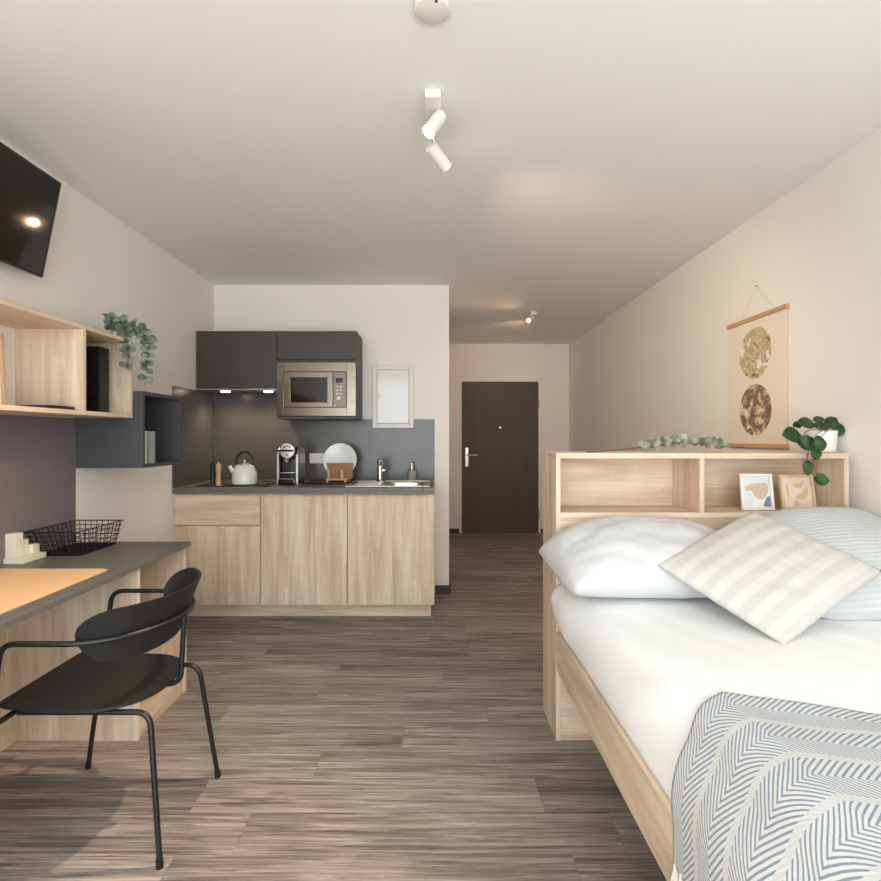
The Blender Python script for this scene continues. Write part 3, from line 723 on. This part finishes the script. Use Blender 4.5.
path2 = fillet([Vector((-1.07, YC+.26, za)), t2, f2.lerp(t2, zs/za)], .05, 7)
B().tube(path+arc+path2, r, 12).build('arm_hoop', M['black_metal'], ch)
for sg in (-1, 1):
    yy = YC+sg*.165
    foot = Vector((-.819, YC+sg*.207, .006)); 
    top = Vector((-.872, yy, zs))
    lg = B().tube(fillet([foot, top, (-1.275, yy, zs)], .05, 8), r, 12).build('leg', M['black_metal'], ch)
    B().cyl(foot+Vector((0, 0, -.006)), foot+Vector((-.002, 0, .02)), .0105, seg=12).build('foot_cap', M['black'], lg)
f_, t_ = fleg(-1); f2, t2 = fleg(1)
b = B().tube([f_.lerp(t_, zs/za), f2.lerp(t2, zs/za)], r, 12); b.build('seat_frame', M['black_metal'], ch)
B().tube([(-1.0, YC-.165, zs), (-1.0, YC+.165, zs)], r*.9, 10).build('cross_bar', M['black_metal'], ch)
B().tube(fillet([(-.846, YC, za), (-.858, YC, zs+.01), (-1.0, YC, zs+.002)], .045, 8), r, 12).build('back_support', M['black_metal'], ch)
# seat: straight front edge, round rear, slightly dished
b = B()
def seat_out(a):
    e = 2.6; c_, s_ = math.cos(a), math.sin(a)
    if c_ >= 0:
        q = (abs(c_)**e+abs(s_)**e)**(-1/e); return (-1.10+.215*c_*q, YC+.205*s_*q)
    e = 26; q = (abs(c_)**e+abs(s_)**e)**(-1/e); return (-1.10+.217*c_*q, YC+.205*s_*q)
NS = 64
def seat_z(k, a, x): return .462+.006*k**3-.006*(1-k)+.016*max(0, (-1.12-x)/.2)**1.5
rings = []
for layer, dz in ((0, 0), (1, -.009)):
    cols = []
    for k in ((0, .25, .5, .75, .92, 1) if layer == 0 else (1, .92, .75, .5, .25, 0)):
        if k == 0: cols.append([b.bm.verts.new((-1.10, YC, seat_z(0, 0, 0)+dz))])
        else:
            ring = []
            for i in range(NS):
                x, y = seat_out(2*PI*i/NS); x = -1.10+(x+1.10)*k; y = YC+(y-YC)*k
                ring.append(b.bm.verts.new((x, y, seat_z(k, 0, x)+dz)))
            cols.append(ring)
    rings += cols
for a_, b_ in zip(rings, rings[1:]):
    for i in range(NS):
        j = (i+1) % NS
        if len(a_) == 1: b.bm.faces.new((a_[0], b_[i], b_[j]))
        elif len(b_) == 1: b.bm.faces.new((a_[i], a_[j], b_[0]))
        else: b.bm.faces.new((a_[i], a_[j], b_[j], b_[i]))
b.build('seat', M['black_shell'], ch, angle=50)
# backrest: a stadium shaped shell wrapped round the inside of the hoop
b = B(); HB = .090; SB = R(88)
def back(u, v, off):
    k = math.sin(PI*(u-.5)); a = k*SB
    k = abs(k); e0 = .60
    h = HB*(1 if k < e0 else math.sqrt(max(0, 1-((k-e0)/(1-e0))**2)))
    zz = (v*2-1)*h
    rad = 1-off
    lean = .034*(zz/HB)
    return Vector((cxh+.022+(ah-.022-.0095-off+lean)*math.cos(a), YC+(bh-.0095-off+lean)*math.sin(a), za+.006+zz))
nu, nv = 61, 13
Va = b.grid(lambda u, v: back(u, v, 0), nu, nv); Vb = b.grid(lambda u, v: back(u, v, .009), nu, nv)
for i in range(nu-1):
    for j in (0, nv-1): b.bm.faces.new((Va[i][j], Va[i+1][j], Vb[i+1][j], Vb[i][j]))
bmesh.ops.remove_doubles(b.bm, verts=b.bm.verts[:], dist=.0003)
b.build('backrest', M['black_shell'], ch, angle=50)

# ------------------------------------------------------------------ headboard shelf and bed
HX0, HX1, HY0, HY1, HZ = .5135, 1.752, 2.198, 2.461, 1.217
hs = thing('headboard_shelf', 'oak headboard cabinet with two open compartments behind the bed', 'shelf', (1.13, 2.33, 0))
B().box(HX0, HX1, HY0, HY1, HZ-.023, HZ, .001).build('top_board', M['oakX'], hs)
for x in (HX0, HX1-.019): B().box(x, x+.019, HY0, HY1, 0, HZ-.0232, .001).build('side_panel', M['oakZ'], hs)
B().box(HX0+.0192, HX1-.0192, HY0+.002, HY1-.02, .944, .965, .001).build('shelf_board', M['oakX'], hs)
B().box(1.122, 1.142, HY0+.001, HY1-.008, .9652, HZ-.0232, .001).build('divider', M['oakZ'], hs)
B().box(HX0+.0192, HX1-.0192, HY1-.0075, HY1, 0, HZ-.0232).build('back_panel', M['oakX'], hs)
B().box(HX0+.0192, HX1-.0192, HY0+.004, HY0+.022, 0, .9438, .001).build('front_panel', M['oakX'], hs)
bd = thing('bed', 'oak bed frame with low side rails in front of the headboard shelf', 'bed', (1.13, 1.2, 0))
BY0_, BY1_ = .18, 2.196
for x in (.515, 1.737): B().box(x, x+.025, BY0_, BY1_, .30, .465, .002).build('side_rail', M['oakY'], bd)
B().box(.5402, 1.7368, BY0_, BY0_+.025, .30, .465, .002).build('foot_rail', M['oakX'], bd)
b = B()
for i in range(15): b.box(.541, 1.736, .25+.128*i, .33+.128*i, .385, .40)
b.build('slats', M['oakX'], bd)
for x in (.62, 1.63): B().box(x-.03, x+.03, .26, .32, 0, .384, .002).build('leg', M['oakZ'], bd)
solo('mattress', B().box(.61, 1.72, .23, 2.16, .401, .645, .04, 3), M['linen'], 'white mattress under the white bed linen', 'mattress')
# bed cover
prof = [(.529, .468), (.514, .505), (.505, .56), (.513, .622), (.548, .664), (.61, .682), (.72, .688), (.95, .690), (1.25, .690), (1.55, .690), (1.70, .684), (1.762, .655)]
PP = spline([(x, 0, z) for x, z in prof], 8)
cum = [0]
for p, q in zip(PP, PP[1:]): cum.append(cum[-1]+(q-p).length)
PLEN = cum[-1]
def prof_at(s):
    s = max(0, min(PLEN, s)); lo = 0
    while lo < len(cum)-2 and cum[lo+1] < s: lo += 1
    f_ = (s-cum[lo])/max(1e-9, cum[lo+1]-cum[lo]); p = PP[lo].lerp(PP[lo+1], f_); tg = (PP[lo+1]-PP[lo]).normalized()
    return p, Vector((-tg.z, 0, tg.x))
def cover(s, y, off=0):
    p, nrm = prof_at(s)
    side = max(0, 1-s/.30)
    w = .010*noise.noise(Vector((p.x*2.2+3, y*2.6, p.z*4)))+.0045*noise.noise(Vector((p.x*7, y*5.5+s*9, 1.7)))
    fold = .007*side*math.sin(y*13+s*22+2.2*noise.noise(Vector((y*3, s*5, 4))))*min(1, s/.06)
    q = p+nrm*(w*min(1, s/.05)+fold+off)
    fall = max(0, 1-max(0, p.x-.5)/.3)*min(1, s/.16)
    q.x += (.062*max(0, min(1, (1.95-y)/.75))-.020*max(0, min(1, (y-1.85)/.2)))*fall
    q.y = y
    # gentle hollow under the pillow end
    return q
YA, YB = 2.188, .19
b = B(); b.grid(lambda u, v: cover(u*PLEN, YA+(YB-YA)*v), 90, 120)
o = b.build('bed_cover', M['linen'], None, angle=180, shift=Vector((1.13, 1.19, .468)))
tag(o, 'smooth white bed cover spread over the mattress down to the oak rail', 'bedspread')
md_ = o.modifiers.new('thickness', 'SOLIDIFY'); md_.thickness = .008; md_.offset = -1
# throw
SE = .0
def yedge(s):
    # far hem of the throw, by distance along the bed cover's profile
    top = .30
    if s < top: return 1.205-.105*((top-s)/top)**.85
    return 1.205-.36*(s-top)-.0*s
S0 = -.085
def throw(u, v):
    s = S0+(PLEN-.12-S0)*u
    y0 = yedge(max(0, s)); y = y0+(.21-y0)*v
    if s >= 0: q = cover(s, y, .007)
    else:
        q = cover(0, y, .007); q.z += s
    if s < .2:
        t_ = max(0, min(1, (s+.01)/.19)); t_ = t_*t_*(3-2*t_); q.x = min(q.x, (.5085+.0015*math.sin(y*31))*(1-t_)+q.x*t_)
    ed = min(v*abs(y0-.21)/.02, 1)
    q.z += .004*noise.noise(Vector((q.x*5, y*6, 9)))*1
    return q
tw = thing('throw_blanket', 'cream throw with blue-grey herringbone bands over the foot of the bed', 'blanket', (1.1, .7, .4))
b = B(); b.grid(throw, 120, 120, lambda u, v: (v*(1.205-.21), S0+(PLEN-.12-S0)*u))
o = b.build('cloth', M['throw'], tw, angle=180)
md_ = o.modifiers.new('thickness', 'SOLIDIFY'); md_.thickness = .005; md_.offset = 1
random.seed(8)
for i in range(36):
    v = (i+.3)/36; p = throw(0, v); b = B()
    for q in range(4):
        dx, dy = random.uniform(-.006, .004), random.uniform(-.008, .008)
        b.tube([p+Vector((0, dy*.3, .004)), p+Vector((-.004+dx*.5, dy, -.03)), p+Vector((-.004+dx, dy*1.3, -.062-random.uniform(0, .014)))], [.0028, .0034, .0022], 6)
    b.tube([p+Vector((-.001, 0, .008)), p+Vector((-.003, 0, -.008))], .0055, 8)
    b.build('tassel', M['tassel'], tw)
# pillows
def pillow(name, c, ux, vy, a, h, T, mat, label, seed, wr=.010, pinch=.10, group=None, n=44, sag=None, belly=1.0, rnd=0, bend=0):
    c = Vector(c); ux = Vector(ux).normalized(); vy = Vector(vy); vy = (vy-ux*vy.dot(ux)).normalized(); nz = ux.cross(vy)
    def pt(u, v, sg):
        U_, V_ = u*2-1, v*2-1
        px = U_*(1-pinch*(1-V_*V_)*abs(U_)**3-rnd*V_**4*abs(U_)**3); py = V_*(1-pinch*(1-U_*U_)*abs(V_)**3-rnd*U_**4*abs(V_)**3)
        prof_ = max(0, (1-abs(U_)**2.6))**.55*max(0, (1-abs(V_)**2.6))**.55
        w = wr*noise.noise(Vector((U_*2.3+seed, V_*2.1, seed*1.7)))+wr*.6*noise.noise(Vector((U_*6+seed, V_*4, 2+sg)))
        edge = min(1, 5*(1-max(abs(U_), abs(V_))))
        p = c+ux*(a*px)+vy*(h*py)+nz*(sg*(T*prof_*(belly if sg > 0 else 1))+w*edge*(1 if sg > 0 else .4)+bend*(U_*U_))
        if sag: p = sag(p, U_, V_)
        return p
    b = B(); uvf = lambda u, v: (u, v)
    b.grid(lambda u, v: pt(u, v, 1), n, n, uvf); b.grid(lambda u, v: pt(u, v, -1), n, n, uvf)
    bmesh.ops.remove_doubles(b.bm, verts=b.bm.verts[:], dist=.0006)
    return solo(name, b, mat, label, 'pillow' if name == 'pillow' else 'cushion', group, angle=180)
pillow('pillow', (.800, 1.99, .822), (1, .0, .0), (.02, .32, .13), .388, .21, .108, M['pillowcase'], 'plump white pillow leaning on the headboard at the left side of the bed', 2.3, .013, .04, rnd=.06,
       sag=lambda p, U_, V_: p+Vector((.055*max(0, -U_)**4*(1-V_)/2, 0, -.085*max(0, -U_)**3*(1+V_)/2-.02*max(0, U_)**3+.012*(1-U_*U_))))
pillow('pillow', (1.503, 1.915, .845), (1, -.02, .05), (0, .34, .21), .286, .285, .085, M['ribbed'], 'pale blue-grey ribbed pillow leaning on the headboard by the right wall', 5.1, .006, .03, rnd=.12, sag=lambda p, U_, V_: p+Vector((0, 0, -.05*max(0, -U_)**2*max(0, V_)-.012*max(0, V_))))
pillow('cushion', (1.124, 1.765, .842), (.465, .2265, .1465), (-.25, .3135, .1265), .283, .222, .052, M['cushion'], 'cream cushion with soft grey bands lying across the two pillows', 8.2, .006, .03, rnd=.02)

# ------------------------------------------------------------------ on the headboard shelf
def small_frame(name, cx_, y, z0, w_, h_, fw, tilt, yaw, mat, label):
    t_ = thing(name, label, 'picture frame', (cx_, y, z0))
    up = Vector((0, math.sin(tilt), math.cos(tilt))); rt = Vector((math.cos(yaw), math.sin(yaw), 0)); up = (up-rt*up.dot(rt)).normalized(); nr = rt.cross(up)
    o_ = Vector((cx_, y, z0))
    def q(b, x0, x1, h0, h1, d0, d1, bev=.0008): b.obox(o_+rt*((x0+x1)/2)+up*((h0+h1)/2)+nr*((d0+d1)/2), rt, up, nr, (x1-x0)/2, (h1-h0)/2, (d1-d0)/2, bev)
    W = w_/2; b = B()
    q(b, -W, -W+fw, 0, h_, 0, .014); q(b, W-fw, W, 0, h_, 0, .014); q(b, -W+fw, W-fw, 0, fw, 0, .014); q(b, -W+fw, W-fw, h_-fw, h_, 0, .014)
    b.build('frame', mat, t_)
    return t_, (lambda x, h, d: o_+rt*x+up*h+nr*d), rt, up, nr, q
fwall, fpos, rt, up_, nr, q = small_frame('picture_frame', 1.412, 2.275, .9655, .134, .158, .012, .17, -.10, M['white'], 'small white framed abstract picture standing in the headboard shelf')
b = B(); q(b, -.055, .055, .012, .146, .003, .006, 0); pr = b.build('print', plain('white_print_paper', (228, 228, 224), .7), fwall)
def blob(pts, mat, parent, fp, rt, up_, d):
    b = B(); P = spline([(x, y, 0) for x, y in pts]+[(pts[0][0], pts[0][1], 0)], 5)[:-1]
    b.prism([(p.x, p.y) for p in P], fp(0, 0, d), rt, up_, .0006); return b.build('painted_shape', mat, parent, angle=30)
paleblue, tanp, navy, ochre, blush = (plain(n_, c_, .7) for n_, c_ in (('pale_blue_ink', (210, 215, 213)), ('tan_ink', (198, 174, 152)), ('slate_blue_ink', (122, 133, 147)), ('ochre_ink', (204, 178, 128)), ('blush_ink', (226, 204, 186))))
blob([(-.052, .098), (0, .112), (.052, .118), (.052, .142), (-.052, .142)], paleblue, pr, fpos, rt, up_, .0062)
blob([(-.053, .02), (-.03, .015), (-.012, .05), (-.03, .085), (-.053, .08)], paleblue, pr, fpos, rt, up_, .0064)
blob([(-.048, .10), (-.02, .112), (.02, .118), (.05, .112), (.045, .07), (.018, .045), (-.008, .058), (-.02, .082), (-.044, .084)], tanp, pr, fpos, rt, up_, .0068)
blob([(.024, .018), (.053, .016), (.053, .06), (.038, .052)], navy, pr, fpos, rt, up_, .0066)
fw2, fpos, rt, up_, nr, q = small_frame('picture_frame', 1.588, 2.27, .9655, .152, .155, .011, .17, .06, M['framewood'], 'small wooden framed abstract picture standing right of the white one in the headboard shelf')
b = B(); q(b, -.065, .065, .011, .144, .003, .006, 0); pr = b.build('print', blush, fw2)
blob([(-.05, .08), (-.042, .118), (-.036, .08), (-.043, .055)], ochre, pr, fpos, rt, up_, .0063)
blob([(-.02, .112), (.02, .118), (.038, .126), (.02, .098), (-.01, .100)], ochre, pr, fpos, rt, up_, .0063)
blob([(-.015, .055), (.012, .07), (.048, .10), (.05, .07), (.022, .045)], ochre, pr, fpos, rt, up_, .0063)
blob([(-.02, .02), (-.012, .045), (.004, .03), (.0, .018)], tanp, pr, fpos, rt, up_, .0063)
# potted plant
PX, PY = 1.722, 2.315
pp = thing('potted_plant', 'white potted plant with round dark leaves trailing over the headboard shelf', 'plant', (PX, PY, HZ))
B().lathe([(.048, .0005), (.052, .004), (.0605, .092), (.0605, .096), (.056, .096), (.054, .085), (0, .084)], (PX, PY, HZ)).build('pot', M['ceramic'], pp)
B().lathe([(.0535, .08), (.05, .088), (0, .09)], (PX, PY, HZ)).build('soil', plain('dark_potting_soil', (46, 36, 28), .95, nscale=80, var=.2), pp)
F_, VX, VY, EY = 520.0, 434.5, 437.0, 1.285
LV = [(1.60, 2.25, 1.290, .082, .078, (-1, -.2, .1)), (1.648, 2.27, 1.345, .085, .058, (-.9, .1, .2)), (1.61, 2.31, 1.338, .04, .03, (-1, .2, -.1)), (1.715, 2.33, 1.352, .05, .030, (.2, .3, .5)),
      (1.772, 2.30, 1.348, .066, .042, (.9, 0, .45)), (1.712, 2.27, 1.330, .07, .042, (.6, -.5, -.05)), (1.765, 2.26, 1.325, .075, .045, (.7, -.3, -.2)), (1.775, 2.23, 1.305, .038, .034, (.3, -.3, -.6)),
      (1.600, 2.165, 1.262, .085, .062, (.3, -.1, -.05)), (1.645, 2.155, 1.258, .056, .060, (.35, -.1, .05)), (1.635, 2.150, 1.215, .052, .050, (.1, -.1, -.9)), (1.590, 2.155, 1.155, .06, .048, (-.2, -.1, -.9)), (1.625, 2.150, 1.112, .062, .050, (1, -.05, -.1))]
LEAFC = [(792, 435, 19, 17, 238, 0), (806, 423, 18, 12, 228, -.1), (797, 425, 9, 7, 226, .2), (819, 419.5, 11, 7, 222, .1), (832.5, 421.5, 15, 10, 224, .25), (822, 426, 16, 9, 230, -.1), (838, 427, 18, 10, 228, -.3), (842, 432.5, 8, 8, 228, -.9),
         (808, 443, 19, 15, 241, 0), (820, 443.5, 13, 15, 243, 0), (816, 454, 11, 13, 243, -1.2), (808, 468, 11, 15, 242, -1.3), (822, 479.5, 14, 12, 243, -.05)]
lb, sb = B(), B()
random.seed(3)
for i, (px, py, pw, ph_, s_, rot) in enumerate(LEAFC):
    c = Vector(((px-VX)/s_, F_/s_, EY-(py-VY)/s_)); L, W = pw/s_*1.08, ph_/s_*1.12
    if abs(rot) > .8: L, W = ph_/s_*1.08, pw/s_*1.1; d = Vector((math.sin(-rot-PI/2)*.3, -.15, -1))
    else:
        sgn = -1 if px < 812 and i < 8 else 1
        d = Vector((sgn, -.15, -sgn*math.sin(-rot)))
    d.normalize(); nrm = Vector((random.uniform(-.25, .25), -1, .55 if i < 8 else .35))
    c = c-d*L/2
    if c.x > 1.78: c.x = 1.78
    lb.leaf(c, d, nrm, L, W, .06, .10)
    root = Vector((PX+random.uniform(-.03, .03), PY+random.uniform(-.03, .02), HZ+.088))
    if i < 8: sb.tube(spline([root, (root+c)/2+Vector((0, 0, .02)), c], 4), .0015, 6)
sb.tube(spline([(PX-.03, PY-.03, HZ+.088), (1.66, 2.22, HZ+.098), (1.575, 2.172, HZ+.062), (1.562, 2.170, HZ+.01), (1.548, 2.170, HZ-.045)], 6), .0016, 6)
sb.tube(spline([(PX-.02, PY-.035, HZ+.088), (1.67, 2.21, HZ+.095), (1.60, 2.172, HZ+.05), (1.58, 2.170, HZ-.02), (1.594, 2.170, HZ-.085)], 6), .0016, 6)
lb.build('leaves', M['pepero'], pp, recalc=False, angle=180); sb.build('stems', M['stem'], pp)
# eucalyptus branch lying on top
random.seed(11)
eb = thing('eucalyptus_branch', 'dried sage eucalyptus branch lying on top of the headboard shelf', 'branch', (.95, 2.30, HZ))
stem = spline([(.66, 2.25, HZ+.004), (.80, 2.26, HZ+.012), (.95, 2.27, HZ+.028), (1.10, 2.28, HZ+.04), (1.27, 2.28, HZ+.024)], 8)
B().tube(stem, [.0035-.0018*i/len(stem) for i in range(len(stem))], 8).build('stem', M['stem'], eb)
lb = B()
for i in range(13, len(stem)-1):
    for sg in (-1, 1, random.choice((-1, 1))):
        p = Vector(stem[i]); d = Vector((random.uniform(.1, .9), sg*random.uniform(.2, 1), random.uniform(.0, 1.0)))
        L = random.uniform(.038, .060)*(1 if i > 17 else .85)
        tip = p+d.normalized()*L
        if tip.z-L*.3 < HZ+.004: d.z = abs(d.z)+.25
        lb.leaf(p, d, Vector((random.uniform(-.5, .5), -1, random.uniform(.1, .9))), L, L*random.uniform(.6, .95), random.uniform(-.1, .1), .1)
lb.leaf((1.255, 2.30, HZ+.02), (.15, -.1, 1), (1, -.4, 0), .06, .022, .1, .3); lb.leaf((1.235, 2.29, HZ+.02), (.6, -.4, .4), (0, -1, .4), .05, .03, .1, .2)
lb.build('leaves', M['euca_dry'], eb, recalc=False, angle=180)
# wall hanging
wh = thing('wall_hanging', 'blush paper poster with two round prints hanging between wooden rods', 'wall hanging', (1.79, 2.92, 1.23))
wy0, wy1 = 2.633, 3.171
B().box(1.7905, 1.7925, wy0+.012, wy1-.012, 1.24, 1.95).build('poster', M['paper'], wh)
for z in (1.951, 1.237): B().box(1.781, 1.797, wy0, wy1, z-.012, z+.012, .003).build('rod', M['barwood'], wh)
def disc(zc, m): return B().lathe([(0, 0), (.143, 0), (.143, .0008), (0, .0008)], (1.7904, 2.905, zc), (-1, 0, 0), 56).build('round_print', m, wh)
disc(1.754, M['print_a']); disc(1.436, M['print_b'])
B().tube([(1.789, 3.048, 1.962), (1.793, 2.90, 2.127), (1.789, 2.737, 1.962)], .0012, 6).build('string', M['string'], wh)
B().cyl((1.7995, 2.90, 2.127), (1.787, 2.90, 2.127), .003, seg=10).build('nail', M['satin'], wh)

# ------------------------------------------------------------------ ceiling
sd = thing('smoke_detector', 'round white smoke detector on the ceiling near the viewer', 'smoke detector', (-.007, 1.5, H))
B().lathe([(.051, 0), (.051, .008), (.047, .016), (.036, .020), (0, .021)], (-.007, 1.5, H-.0005), (0, 0, -1), 48).build('body', M['white'], sd)
B().cyl((.005, 1.462, H-.014), (.005, 1.462, H-.0212), .004, seg=12).build('indicator', M['black'], sd)
def add_light(typ, name, loc, parent, energy, col, direction=None, **kw):
    l = bpy.data.lights.new(name, typ); l.energy = energy; l.color = col
    for k_, v_ in kw.items(): setattr(l, k_, v_)
    o = bpy.data.objects.new(name, l); C.objects.link(o)
    if parent: o.parent = parent; o.location = Vector(loc)-wloc(parent)
    else: o.location = loc
    if direction is not None: o.rotation_euler = Vector(direction).to_track_quat('-Z', 'Y').to_euler()
    return o
def spotlamp(x, y, label, heads, lens, yaw=0, group='ceiling spotlights'):
    t_ = thing('ceiling_spotlight', label, 'ceiling light', (x, y, H), group)
    B().box(x-.029, x+.029, y-.05, y+.10, H-.031, H-.0005, .003).build('base', M['white'], t_)
    out = []
    for (p0, p1) in heads:
        p0, p1 = Vector((x, y, H))+Vector(p0), Vector((x, y, H))+Vector(p1); d_ = (p1-p0).normalized(); L = (p1-p0).length
        j0 = Vector((max(x-.015, min(x+.015, p0.x)), max(y-.03, min(y+.085, p0.y)), H-.031))
        h_ = B().lathe([(.020, 0), (.0255, .004), (.0255, L), (.023, L), (.021, L-.006), (0, L-.006)], p0, d_, 28).build('lamp_head', M['white'], t_)
        B().tube([j0, p0+d_*L*.35], .006, 10).build('swivel_joint', M['satin'], h_)
        B().lathe([(0, 0), (.0205, 0), (.0205, .003), (.012, .009), (0, .011)], p0+d_*(L-.0055), d_, 24).build('lens', lens, h_)
        out.append((p1+d_*.012, d_, h_))
    return t_, out
WARM = (1, .77, .54)
lampA, ha = spotlamp(-.006, 1.907, 'white twin ceiling spotlight, lit, in the middle of the room', [((.030, .035, -.045), (-.016, -.003, -.128)), ((-.010, .105, -.118), (.054, .178, -.165))], M['lamp_on'])
lampB, hb_ = spotlamp(.985, 5.2, 'white twin ceiling spotlight near the entrance door', [((.0, .03, -.05), (-.05, -.02, -.085)), ((.0, .09, -.05), (-.02, .17, -.085))], M['lamp_hall'])
for (p, d_, h_), e in zip(ha, (165, 66)):
    add_light('SPOT', 'spot_light', p, h_, e, WARM, d_, spot_size=R(98), spot_blend=1.0, shadow_soft_size=.025)
for (p, d_, h_), e in zip(hb_, (13, 13)):
    add_light('SPOT', 'spot_light', p, h_, e, (1, .64, .37), d_, spot_size=R(110), spot_blend=1.0, shadow_soft_size=.02)
for x in (-1.615, -1.285): add_light('SPOT', 'hood_light', (x, 4.02, 1.625), None, 7, (1, .84, .62), (0, .12, -1), spot_size=R(140), spot_blend=.7, shadow_soft_size=.025)

# ------------------------------------------------------------------ daylight
w = bpy.data.worlds.new('World'); sc.world = w; w.use_nodes = True
bg = w.node_tree.nodes['Background']; bg.inputs[0].default_value = (.89, .965, 1.02, 1); bg.inputs[1].default_value = 6.2
po = add_light('AREA', 'window_daylight_portal', ((WX0+WX1)/2, YF-.09, (WZ0+WZ1)/2), None, 1, (1, 1, 1), (0, 1, 0), shape='RECTANGLE', size=WX1-WX0, size_y=WZ1-WZ0)
po.data.cycles.is_portal = True

# ------------------------------------------------------------------ camera and view
cam = bpy.data.cameras.new('camera'); co = bpy.data.objects.new('camera', cam); C.objects.link(co); sc.camera = co
co.location = (0, 0, EY); co.rotation_euler = (R(90), 0, 0)
cam.sensor_width = 36; cam.lens = 36*520/881; cam.shift_x = (440.5-434.5)/881; cam.shift_y = -(440.5-437)/881; cam.clip_start = .02
v = sc.view_settings; v.view_transform = 'Standard'; v.look = 'None'; v.exposure = .05; v.gamma = 1; v.use_curve_mapping = False
cy_ = sc.cycles; cy_.use_denoising = True; cy_.max_bounces = 10; cy_.diffuse_bounces = 7; cy_.glossy_bounces = 4
cy_.sample_clamp_indirect = 8; cy_.caustics_reflective = False; cy_.caustics_refractive = False; cy_.blur_glossy = .5
